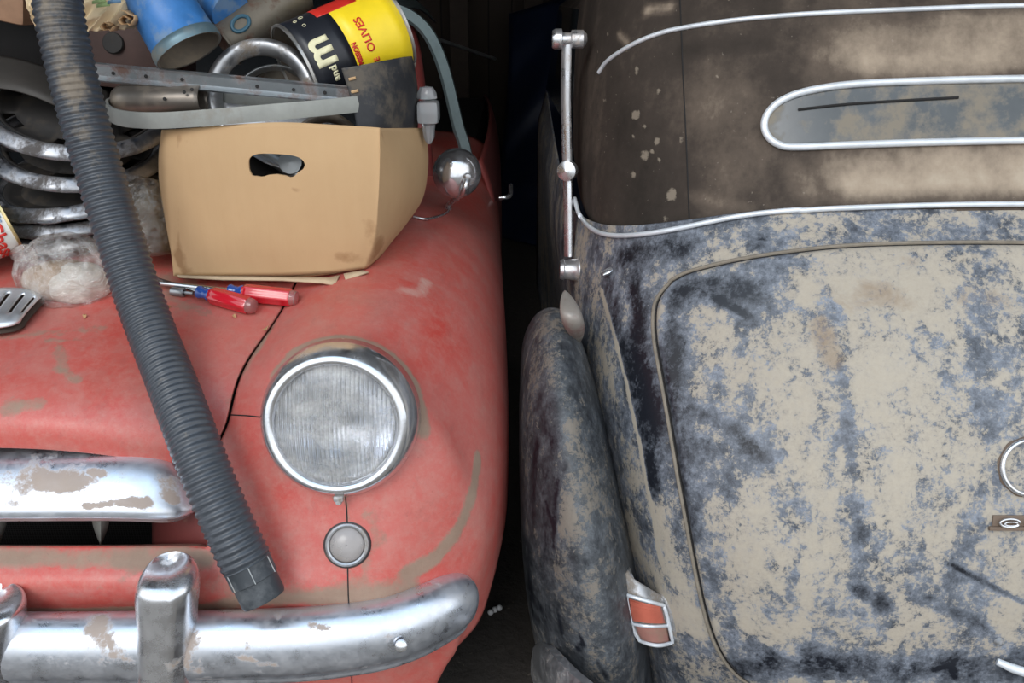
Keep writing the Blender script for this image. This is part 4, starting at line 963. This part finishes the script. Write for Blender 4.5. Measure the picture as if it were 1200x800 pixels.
# local: X = around direction, Y = axis (toward open end = letters up), Z = toward camera
OM = Matrix(((xf.x, ax.x, zf.x, 0), (xf.y, ax.y, zf.y, 0), (xf.z, ax.z, zf.z, 0), (0, 0, 0, 1)))
OM = Matrix.Translation(axis_far) @ OM
def cyl(th, y, r=OR): return OM @ Vector((r*math.sin(th), y, r*math.cos(th)))
def cpatch(t0, t1, y0, y1, r=OR, n=24, m=6): return [[cyl(t0+(t1-t0)*j/(n-1), y0+(y1-y0)*i/(m-1), r) for j in range(n)] for i in range(m)]
rows = [[cyl(t, y, OR+dr) for t in np.linspace(-PI, PI, 72, endpoint=False)] for y, dr in ((.0, .0), (.001, .003), (.005, .003), (.007, 0), (OL-.007, 0), (OL-.005, .002), (OL, .002), (OL, -.002))]
mb = MB().grid(rows, 0, True); mb.f.append(tuple(range(72))); mb.mi.append(0)
tin = build(mb, 'olive_tin', chrome('tin_plate', .3, .5, .6, (.45, .44, .42)), None, solid=.0008)
tag(tin, 'large tin with yellow and black OLIVES label lying on its side in the box', 'tin can')
build(MB().grid([[cyl(t, y, OR-.003) for t in np.linspace(-PI, PI, 60, endpoint=False)] for y in (.01, OL-.004)], 0, True), 'tin_inside', 'inside_tan', tin)
yb = OL*.58
build(MB().grid(cpatch(-1.02, 2.2, .006, yb, OR+.0005, 50)), 'yellow_label', 'yellow', tin, solid=.0003)
build(MB().grid(cpatch(-1.25, 2.2, yb, OL-.007, OR+.0005, 50)), 'black_label', 'label_black', tin, solid=.0003)
build(MB().grid(cpatch(.92, 1.45, OL*.30, yb+.022, OR+.0009, 16)), 'red_stripe', 'label_red', tin, solid=.0003)
def text_mesh(body, size, mat, parent, place, name='lettering', bold=.0, depth=.0004, sx=1.0):
    cu = bpy.data.curves.new('t', 'FONT'); cu.body = body; cu.size = size; cu.offset = bold; cu.align_x = 'CENTER'; cu.align_y = 'CENTER'; cu.resolution_u = 4
    ob = bpy.data.objects.new('t', cu); COL.objects.link(ob); bpy.context.view_layer.update()
    me = bpy.data.meshes.new_from_object(ob.evaluated_get(bpy.context.evaluated_depsgraph_get())); bpy.data.objects.remove(ob)
    bm = bmesh.new(); bm.from_mesh(me); 
    for _ in range(2): bmesh.ops.subdivide_edges(bm, edges=[e for e in bm.edges if e.calc_length() > .006], cuts=1)
    bmesh.ops.triangulate(bm, faces=bm.faces)
    bm.verts.index_update(); mb = MB(); mb.add([place(v.co.x*sx, v.co.y) for v in bm.verts], [tuple(v.index for v in f.verts) for f in bm.faces]); bm.free()
    return build(mb, name, mat, parent, solid=depth, offset=0)
# sign so that text reads upward in the picture
up_img = (cyl(.3, OL/2)-cyl(-.3, OL/2)).z
sg = 1 if up_img > 0 else -1
def oplace(th0, y0, r=OR+.0014):
    def f(x, y): return cyl(th0+sg*x/OR, y0+(y if sg*1 > 0 or True else y), r)
    return f
def pxof(th, y):
    p = cyl(th, y)-CAM; fwd = p.dot(Vector((0, ct, -st))); return 600+F*p.x/fwd, 400-F*p.dot(Vector((0, st, ct)))/fwd
def find(px, py):
    best = min(((pxof(t, y)[0]-px)**2+(pxof(t, y)[1]-py)**2, t, y) for t in np.linspace(-1.5, 1.5, 121) for y in np.linspace(0, OL, 60)); return best[1], best[2]
text_mesh('OLIVES', .0195, 'label_red', tin, oplace(*find(428, 40)), bold=.0004)
text_mesh('E', .015, 'label_red', tin, oplace(*find(441, 69)), bold=.0004)
text_mesh('MISSION', .0125, 'label_red', tin, oplace(*find(419, 63)), bold=.0006, sx=.8)
text_mesh('m', .072, 'cream', tin, oplace(*find(375, 62)), bold=.0026, sx=.9)
text_mesh('and', .0185, 'cream', tin, oplace(*find(393, 85)), bold=.0008)
for (px, py, r) in ((352,22,.004),(346,26,.003),(356,30,.003)):
    th, yy = find(px, py); build(MB().tube([cyl(th+r*math.cos(a)/OR, yy+r*math.sin(a), OR+.0012) for a in np.linspace(0, 2*PI, 14, endpoint=False)], .0005, 5, closed=True), 'print_mark', 'cream', tin)

# dark bent sheet in front of tin
sh_net = [[(400,80,1.475),(425,76,1.475),(455,70,1.51),(479,66,1.56),(484,66,1.62)],
          [(408,105,1.475),(432,100,1.475),(462,96,1.51),(484,95,1.57),(489,96,1.63)],
          [(417,140,1.475),(440,135,1.475),(466,132,1.52),(488,130,1.60),(492,130,1.66)],
          [(422,175,1.475),(443,172,1.475),(466,168,1.53),(484,165,1.61),(488,160,1.66)]]
g = surf(sh_net, 10, 10); bvs = bvh_of([g]); sheet = build(MB().grid(g), 'rubber_sheet', 'sooty', None, solid=.003, face_cam=True)
tag(sheet, 'blackened curved sheet standing in front of the olive tin in box', 'sheet')
for px, py in ((413,92),(416,107)):
    build(MB().tube([hitY(bvs, px-4, py+1, .001)[0], hitY(bvs, px+4, py-1, .001)[0]], .0025, 6), 'worn_patch', 'card', sheet)
# clear plastic container
mb = MB().box((0, 0, 0), (.040, .05, .040), Matrix.Translation(P(502, 131, 1.62)), bev=.008)
mb.lathe([(.0003, .020), (.012, .018), (.018, .008), (.019, -.002)], Matrix.Translation(P(500, 114, 1.62)), 9)
mb.lathe([(.013, .0), (.010, -.025), (.004, -.035), (.0003, -.036)], Matrix.Translation(P(502, 146, 1.62)), 10)
tag(build(mb, 'plastic_cup', 'plastic_clear', None, sharp=30), 'small cloudy clear plastic fitting at the back right corner of the box', 'plastic cup')

# blue lamp can
b__ = P(222, 60, 1.50); a_ = b__-Vector((.50,-.22,-.84)).normalized()*.125
bn = (b__-a_).normalized(); Lc = (b__-a_).length
Mx = Matrix.Translation(a_) @ frame_from(bn)
rb = .056
pr_ = [(.040, -.03), (.041, -.002), (rb*.90, .010), (rb*.97, Lc*.5), (rb*1.0, Lc*.85), (rb*1.03, Lc*.87), (rb*1.05, Lc*.95), (rb*1.03, Lc), (rb*.97, Lc*.99), (rb*.95, Lc*.6), (.02, .02), (.0003, .02)]
bl = build(MB().lathe(pr_[:8], Mx, 56), 'paint_can', 'blue_paint', None, solid=.001); tag(bl, 'bright blue dented metal can opening downward on top of the pile', 'can')
build(MB().lathe(pr_[7:], Mx, 48), 'can_inside', 'inside_tan', bl, solid=.001)
build(MB().lathe([(rb*1.035, Lc*.86), (rb*1.06, Lc*.95), (rb*1.04, Lc*1.005), (rb*.98, Lc*1.0)], Mx, 56), 'can_rim', simple('worn_rim', (.14, .22, .26), .45, .4, dirt=.5), bl, solid=.001)
mb = MB().lathe([(.0003, .0), (.030, .002), (.036, .01), (.036, .09), (.0003, .091)], Matrix.Translation(P(238, -18, 1.66)) @ frame_from(Vector((.6, -.5, -.45))), 36)
tag(build(mb, 'blue_cap', 'blue_paint', None), 'smaller blue metal piece behind the blue can at picture top', 'cap')
# rusty tin tube with blue print
a_ = P(262, 52, 1.62); b__ = P(352, -14, 1.70); n_ = (a_-b__).normalized(); L_ = (a_-b__).length; Mx = Matrix.Translation(b__) @ frame_from(n_)
rt = build(MB().lathe([(.0003, 0), (.034, 0), (.040, .004), (.041, .02), (.041, L_*.96), (.043, L_*.98), (.042, L_), (.03, L_-.004), (.0003, L_-.005)], Mx, 44), 'oil_tin', 'rust_tin', None)
tag(rt, 'rusty round tin with faded blue print behind the chrome rings', 'tin can')
def ring_on(px, py, rx, ry, th):
    c = P(px, py, 1.60); bvr = BVHTree.FromPolygons([Mx @ Vector((.041*math.cos(a), .041*math.sin(a), z)) for z in (0, L_) for a in np.linspace(0, 2*PI, 40, endpoint=False)], [(i, (i+1) % 40, 40+(i+1) % 40, 40+i) for i in range(40)])
    pts = [hitY(bvr, px+rx*math.cos(a)*math.cos(th)-ry*math.sin(a)*math.sin(th), py+rx*math.cos(a)*math.sin(th)+ry*math.sin(a)*math.cos(th), .0015, 1.6)[0] for a in np.linspace(0, 2*PI, 20, endpoint=False)]
    return pts
build(MB().tube(ring_on(282, 28, 11, 8, -.6), .0035, 8, closed=True), 'printed_loop', 'blue_mark', rt)
# yellowed crumpled newspaper
def crumple(name, net, amp, mats, label, cat, seed=1, n=14, solid=.0015):
    g = surf(net, n, n); r = np.random.default_rng(seed); R, C = g.shape[:2]
    for k in range(7):
        f = r.uniform(8, 30, 2)*np.array([1, 1]); ph = r.uniform(0, 6, 2)
        ii, jj = np.meshgrid(np.arange(R), np.arange(C), indexing='ij'); w_ = np.abs(np.sin(ii/R*f[0]/2+jj/C*f[1]/2+ph[0]))*amp/(1+k*.5)
        g[..., 1] += w_-amp*.3; g[..., 2] += w_*.3*np.sin(ph[1])
    o = build(MB().grid(g), name, mats, None, solid=solid, face_cam=True); return tag(o, label, cat)
pp = crumple('crumpled_paper', [[(86,-30,1.52),(120,-32,1.50),(150,-30,1.52),(170,-25,1.56)], [(94,-5,1.50),(120,-5,1.47),(148,-8,1.49),(163,-10,1.54)], [(97,18,1.49),(118,20,1.46),(145,14,1.47),(160,10,1.52)], [(98,38,1.50),(112,37,1.48),(140,35,1.48),(158,34,1.52)]], .008, 'paper', 'yellowed crumpled printed paper hanging on the pile beside the hose top', 'paper')
for (px_, py_, r0_, r1_, t1_) in ((148, 23, .004, .013, 8), (126, 30, .003, .010, 6)):
    cu_ = P(px_, py_, 1.46)
    build(MB().grid([[cu_+Vector(((r0_+(r1_-r0_)*t/t1_)*math.cos(t)*1.3, dy+.004*math.sin(3*t), (r0_+(r1_-r0_)*t/t1_)*math.sin(t)*(.9+.2*math.sin(5*t)))) for t in np.linspace(0, t1_, 50)] for dy in (-.006, .004, .02)]), 'rolled_edge', 'paper_brown', pp, solid=.0008)
for k, (m_, px, py) in enumerate((('print_green',121,7),('print_blue',134,3),('print_green',116,3))):
    build(MB().grid([[P(px-8,py-2,1.448),P(px+8,py-6,1.448)],[P(px-8,py+2,1.448),P(px+8,py+0,1.448)]]), 'print_patch', m_, pp, solid=.0006)
crumple('crumpled_paper', [[(22,-30,1.56),(38,-30,1.54),(52,-30,1.56)], [(28,0,1.55),(38,0,1.53),(50,0,1.55)], [(36,20,1.55),(43,22,1.53),(52,22,1.55)], [(42,36,1.55),(47,38,1.54),(54,40,1.55)]], .005, 'paper', 'narrow strip of pale greenish paper just left of hose top', 'paper', 5, 8)
# dark wooden case behind and brown ones
mb = MB().box((0, 0, 0), (.22, .12, .12), Matrix.Translation(P(150, 62, 1.72)) @ Matrix.Rotation(math.radians(6), 4, 'Y'), bev=.006)
case = build(mb, 'wooden_case', simple('reddish_brown_wood', (.055, .025, .019), .6, var=.5, dirt=.55, dcol=(.02,.015,.012), dscale=20), None); tag(case, 'dark reddish brown case lying behind the hose and steel rail', 'case')
build(MB().lathe([(.0003,.001),(.010,.002),(.018,.001),(.020,-.002)], Matrix.Translation(P(132, 50, 1.656)) @ frame_from(Vector((0,-1,.2))), 20), 'speaker_rose', 'steel_dark', case)
mb = MB().box((0, 0, 0), (.30, .16, .10), Matrix.Translation(P(-45, -26, 1.66)) @ Matrix.Rotation(math.radians(12), 4, 'Y'), bev=.01)
tag(build(mb, 'wooden_box', simple('tan_brown_board', (.30, .17, .10), .7, var=.4), None), 'brown wooden box end at the top left corner of the pile', 'box')
mb = MB().box((0, 0, 0), (.36, .12, .14), Matrix.Translation(P(10, 52, 1.80)), bev=.01); tag(build(mb, 'dark_fill', 'dark', None), 'near-black box filling the dark hollow left of the hose', 'case')  # plain near-black box fills the dark area left of the hose
mb = MB().grid(surf([[P(-60,58,1.70), P(20,66,1.64), P(70,84,1.64), P(130,104,1.70)], [P(-60,84,1.60), P(20,92,1.54), P(70,112,1.54), P(130,130,1.60)], [P(-60,98,1.58), P(20,104,1.53), P(70,126,1.53), P(130,146,1.58)]], 8, 8))
tag(build(mb, 'metal_shroud', simple('grey_brown_shroud', (.06, .055, .05), .6, .3), None, solid=.004), 'dull dark metal shroud lying above the wheel covers', 'shroud')

# hubcaps / wheel covers ------------------------------------------------
def cover(center, normal, R, mat, label, scallop=False, slots=0, spin=0, grp='wheel covers stacked on the hood', dish=True):
    Mx = Matrix.Translation(center) @ frame_from(normal) @ Matrix.Rotation(spin, 4, 'Z')
    pr_ = [(R, -.013), (R*1.0, -.009), (R*.99, -.005), (R*.95, .001), (R*.91, .006), (R*.875, .007), (R*.865, .003), (R*.84, -.001), (R*.80, -.004)]
    wob = (lambda a, i: 1+(.018*(abs(math.sin(a*17))) if i == 0 else 0)) if scallop else None
    o = build(MB().lathe([(float(a), float(b)) for a, b in eval_axis(np.array(pr_), 0, 3, .2)], Mx, 96, wob=(lambda a, i: 1+(.02*(math.sin(a*17) > 0) if i < 3 else 0)) if scallop else None), 'wheel_cover', mat, None, solid=.0018)
    tag(o, label, 'hubcap', grp)
    if dish:
        pd = [(R*.80, -.004), (R*.74, -.010), (R*.62, -.012), (R*.55, -.004), (R*.42, .004), (R*.30, .012), (R*.12, .016), (.0003, .017)]
        sk = (lambda i, j: 1 == i and (j % 12) in (0, 1, 2, 3, 4)) if slots else None
        build(MB().lathe(pd, Mx, 72, skip=sk), 'centre_dish', 'steel_dark', o, solid=.0015)
    return o
M['cover_ch'] = chrome('wheel_cover_chrome', .24, .50, .85, (.24, .26, .30), (.05, .04, .033), 14, .2)
cover(P(85, 245, 1.66), Vector((-.02, -.22, 1)), .165, 'cover_ch', 'chrome wheel cover with scalloped rusty edge, lowest of the stack', True)
cover(P(88, 228, 1.66), Vector((.03, -.22, 1)), .165, 'cover_ch', 'grey wheel cover second from the bottom of the hood stack', False)
cover(P(90, 207, 1.66), Vector((-.03, -.26, 1)), .165, 'cover_ch', 'wheel cover with wavy edge third from the bottom of the stack', True)
cover(P(93, 166, 1.66), Vector((.18, -.32, 1)), .165, 'cover_ch', 'tilted chrome trim ring with open centre above the flat stack', False, dish=True, slots=1)
cover(P(93, 122, 1.66), Vector((.24, -.38, 1)), .175, 'cover_ch', 'topmost big chrome wheel cover with slots, tilted towards viewer', False, slots=1)
cover(P(168, 160, 1.97), Vector((-.10, -.5, .9)), .13, 'chrome_dull', 'smaller grey wheel cover between the hose and the cardboard box', False)

# coffee tin
c1 = P(9, 258, 1.49); axn = Vector((.80, .55, .26)).normalized(); CR = .056
cdz = (CAM-c1).normalized(); zf = (cdz-axn*cdz.dot(axn)).normalized(); xf = axn.cross(zf)
CM = Matrix.Translation(c1) @ Matrix(((xf.x, axn.x, zf.x, 0), (xf.y, axn.y, zf.y, 0), (xf.z, axn.z, zf.z, 0), (0, 0, 0, 1)))
def cc(th, y, r=CR): return CM @ Vector((r*math.sin(th), y, r*math.cos(th)))
rows = [[cc(t, y, r) for t in np.linspace(0, 2*PI, 56, endpoint=False)] for y, r in ((-.14, .0003), (-.14, CR), (0, CR))]
cof = build(MB().grid(rows, 0, True), 'coffee_tin', 'white_tin', None); tag(cof, 'white and blue coffee tin with red letters at the left picture edge', 'tin can')
rows = [[cc(t, y, r) for t in np.linspace(0, 2*PI, 56, endpoint=False)] for y, r in ((-.004, CR), (-.003, CR+.002), (.001, CR+.002), (.002, CR-.003), (-.003, CR-.004), (-.003, .0003))]
build(MB().grid(rows, 0, True), 'gold_rim', 'gold', cof)
su = 1 if (cc(.3, 0)-cc(-.3, 0)).z > 0 else -1
build(MB().grid([[cc(su*t, y+ .012*math.sin(t*2), CR+.0006) for t in np.linspace(.15, 1.5, 16)] for y in np.linspace(-.10, -.012, 6)]), 'blue_band', 'tin_blue', cof, solid=.0003)
text_mesh('Chase', .034, 'label_red', cof, lambda x, y: cc(-su*(x/CR+.62)*1.0, y-.026, CR+.0014), bold=.0009)
text_mesh('Coffee', .008, 'tin_blue', cof, lambda x, y: cc(-su*(x/CR-.2), y-.010, CR+.0014))
# bags
def blob(name, c, rad, mat, seed, parent=None, amp=.10, n=3, sub=4):
    bm = bmesh.new(); bmesh.ops.create_icosphere(bm, subdivisions=sub, radius=1); r = np.random.default_rng(seed)
    ks = r.normal(0, 1, (14, 3)); ph = r.uniform(0, 6, 14)
    for v in bm.verts:
        d = v.co.normalized(); s_ = 1+sum(amp/(1+.25*i)*(abs(math.sin(Vector(ks[i])*(1.6+.5*i) @ d+ph[i]))-.5) for i in range(14))*.6
        p = Vector((d.x*rad[0], d.y*rad[1], d.z*rad[2]))*s_
        if p.z < -rad[2]*.62: p.z = -rad[2]*.62+(p.z+rad[2]*.62)*.12
        v.co = p
    mb = MB(); mb.bm(bm, 0, Matrix.Translation(c)); return build(mb, name, mat, parent, sharp=80, solid=0)
bc = P(80, 322, 1.415)
bag = blob('plastic_bag', bc, (.086, .06, .070), 'film', 3, None, .07, sub=5); tag(bag, 'lumpy clear plastic bag with white contents on the hood, left of hose', 'bag')
blob('white_contents', bc+Vector((.018, -.004, -.016)), (.052, .044, .036), 'bag_white', 8, bag, .08); blob('tan_contents', bc+Vector((-.02, .006, -.014)), (.060, .044, .036), 'bag_tan', 9, bag, .08)
mb = MB().grid(surf([[P(40,290,1.42), P(28,284,1.44), P(12,292,1.46)], [P(44,300,1.41), P(30,298,1.42), P(10,300,1.44)], [P(46,312,1.41), P(32,306,1.42), P(16,306,1.43)]], 6, 6)); build(mb, 'bag_neck', 'film', bag, solid=.001)
bc2 = P(176, 262, 1.49)
bag2 = blob('plastic_bag', bc2, (.050, .05, .080), 'film2', 21, None, .08, sub=5); tag(bag2, 'tall brownish clear bag wedged between hose and cardboard box', 'bag')
blob('dark_contents', bc2+Vector((0, .008, -.01)), (.038, .036, .060), simple('dark_brown_parts', (.10, .08, .06), .5, .2, var=.5), 22, bag2, .1)

# screwdrivers
def screwdriver(p_tip, p_neck, p_end, label, seed, r=.0145, shaft=.0035, flat=False):
    root = empty('screwdriver', ((p_neck+p_end)/2), label, 'screwdriver', 'red-handled screwdrivers on the hood')
    d = (p_end-p_neck).normalized(); L = (p_end-p_neck).length; Mx = Matrix.Translation(p_neck) @ frame_from(d)
    tip = p_tip; build(MB().tube([tip, tip+(p_neck-tip)*.06, tip+(p_neck-tip)*.07, p_neck+d*.02], [shaft*.7, shaft*.9, shaft, shaft], 12), 'shaft', 'steel_sh', root)
    build(MB().lathe([(shaft, -.001), (r*.72, 0), (r*.80, .004), (r*.62, .010), (r*.60, .016), (r*.85, .024), (r*.84, .026)], Mx, 24), 'collar', 'blue_handle', root)
    hx = lambda a, i: 1+.07*math.cos(6*a)
    build(MB().lathe([(r*.80, .025), (r*.98, .030), (r, .036), (r, L-.014), (r*.95, L-.012)], Mx, 36, wob=hx), 'grip', 'red_handle', root, sharp=25)
    build(MB().lathe([(r*.95, L-.012), (r*.92, L-.008), (r*.82, L-.002), (r*.5, L), (.0003, L+.001)], Mx, 28), 'butt_cap', 'pink_handle', root)
    return root
M['steel_sh'] = simple('screwdriver_steel', (.62, .64, .66), .25, 1, dirt=.66, damt=.3)
oh = lambda px, py, o: onhood(px, py)+Vector((0, 0, o))
screwdriver(oh(160,336,.012), oh(270,352,.016)+Vector((0,0,.002)), oh(350,360,.016), 'red and blue screwdriver closer to the box, clear round butt end', 1, shaft=.0045)
screwdriver(oh(183,330,.006), oh(234,352,.016), oh(300,370,.016), 'red screwdriver with dark blue collar lying nearer the camera', 2, shaft=.003)
sp = oh(209, 347, .008); d = Vector((1, -.25, -.02)).normalized()
mb = MB().lathe([(.003, .0), (.0055, 0), (.0075, .001), (.0078, .024), (.007, .025), (.0045, .025), (.0045, .008), (.0003, .008)], Matrix.Translation(sp-d*.012) @ frame_from(d), 20)
mb.tube([sp+d*.006, sp+d*.030], .003, 8)
tag(build(mb, 'socket', simple('grey_socket', (.30, .31, .32), .35, .8), None), 'small grey socket beside the screwdrivers on the hood', 'socket')
# leaf and crumbs
def leaf(px, py, s_, seed, bvh, label):
    c, n_ = hitY(bvh, px, py, .002); r = np.random.default_rng(seed); mb = MB(); Mx = Matrix.Translation(c) @ frame_from(n_) @ Matrix.Rotation(r.uniform(0, 6), 4, 'Z'); rows = []
    for t in np.linspace(0, 1, 8): wv = s_*.45*math.sin(PI*(t*.94+.03)); rows.append([Mx @ Vector((s_*(t-.5), k*wv, .002*abs(k)+.002*math.sin(t*5))) for k in (-1, 0, 1)])
    return tag(build(MB().grid(rows), 'dry_leaf', 'leaf', None, solid=.0005), label, 'leaf', 'dry leaf crumbs on the red car')
leaf(313, 386, .014, 1, bv_f, 'curled tan leaf on the seam beside the headlight fender')
leaf(202, 384, .009, 2, bv_h, 'tiny yellow leaf crumb on hood right beside the hose')
leaf(196, 361, .012, 3, bv_h, 'small brown leaf crumb on hood below the grey socket')
leaf(275, 372, .007, 4, bv_h, 'tiny dark crumb just below the nearer screwdriver')
leaf(100, 372, .007, 5, bv_h, 'small tan crumb on hood in front of the clear bag')

# the corrugated hose
hp = [(310,-260,1.78),(180,-215,1.66),(95,-140,1.50),(68,-60,1.40),(66,0,1.37),(78,60,1.355),(93,120,1.34),(110,180,1.325),(128,240,1.30),(147,300,1.275),(163,350,1.245),(182,400,1.205),(204,455,1.145),(228,520,1.075),(250,575,1.04),(272,625,1.015),(290,662,1.00)]
c = curve(hp, 40, .6)
d = np.r_[0, np.cumsum([(b-a).length for a, b in zip(c, c[1:])])]; L = d[-1]; step = .0125/8; tt = np.arange(0, L, step); ca = np.array([tuple(p) for p in c])
pts = [Vector((np.interp(t, d, ca[:, 0]), np.interp(t, d, ca[:, 1]), np.interp(t, d, ca[:, 2]))) for t in tt]
rad_ = [.0348+.0014*max(-.9, math.sin(2*PI*t/.0104)) for t in tt]
mb = MB().tube(pts, rad_, 40, caps=False); arr = np.array([tuple(p) for p in mb.v])
bvo = BVHTree.FromPolygons([Vector(p) for p in mb.v], mb.f)
hd = strokes(arr, bvo, [([(60,0),(68,50),(82,100)], 19, .24), ([(85,100),(100,150)], 15, .17), ([(100,160),(125,250)], 14, .10), ([(140,300),(240,570)], 20, .03)])
hose = build(mb, 'drain_hose', 'hose', None, sharp=80, attrs={'dirt': hd}, face_cam=False)
tag(hose, 'long black corrugated plastic hose draped over the red hood and nose', 'hose')
e0 = pts[-1]; ed = (pts[-1]-pts[-6]).normalized(); EMx = Matrix.Translation(e0) @ frame_from(ed)
build(MB().lathe([(.0345, -.004), (.0335, .0), (.0335, .024), (.0325, .0245), (.0318, .026), (.0316, .052), (.030, .056), (.012, .058), (.0003, .058)], EMx, 40), 'end_cuff', simple('dusty_cuff', (.035, .042, .050), .5, var=.4, dirt=.55, dcol=(.16, .17, .18), damt=.6), hose)
for a in np.linspace(0, 2*PI, 7)[:-1]: build(MB().tube([EMx @ Vector((.0338*math.cos(a), .0338*math.sin(a), z)) for z in (.0, .0125, .025)], .0009, 5), 'cuff_rib', 'alu', hose)

# ------------------------------------------------------------------ back of garage
g = surf([[W(-.1,4.9,1.25), W(.25,4.7,1.35), W(.6,4.9,1.5)], [W(-.1,4.6,.9), W(.25,4.4,.85), W(.6,4.6,1.0)], [W(-.15,4.4,.4), W(.25,4.1,.42), W(.6,4.3,.5)], [W(-.2,4.2,.02), W(.25,3.8,.02), W(.65,4.0,.02)]], 12, 12)
r = np.random.default_rng(4)
for k in range(6):
    ii, jj = np.meshgrid(np.arange(g.shape[0]), np.arange(g.shape[1]), indexing='ij'); g[..., 1] += .03*np.abs(np.sin(ii*r.uniform(.05, .3)+jj*r.uniform(.1, .5)+k))
g[..., 1] += .7; g[..., 0] += .08
tag(build(MB().grid(g), 'tarpaulin', 'blue_tarp', None, solid=.004), 'dark blue tarpaulin heaped at the back of the garage between the cars', 'tarpaulin')
for x, lab in ((-.35, 'dark wooden post at the back wall, nearer the red car'), (.14, 'dark wooden post at the back wall in line with the gap between cars')):
    mb = MB().box((x, 6.05, 1.17), (.12, .10, 2.33), bev=.005); tag(build(mb, 'wooden_post', 'wood_dark', None), lab, 'post')
fp = P(580, 714, 1.0); dd = ray(580, 714); fp = CAM+dd*((.012-CAM.z)/dd.z)
for k, dx in enumerate((-.012, .0, .012)):
    pass
mb = MB()
for dx, dz in ((-.010, .003), (0, .0), (.010, -.002)):
    bm = bmesh.new(); bmesh.ops.create_icosphere(bm, subdivisions=2, radius=.0075); mb.bm(bm, 0, Matrix.Translation(fp+Vector((dx, -dz*3, 0))))
tag(build(mb, 'foam_scrap', 'foam', None), 'small white foam scrap on the dark floor between the cars', 'scrap')

for o in bpy.data.objects:
    if '_world' in o: del o['_world']
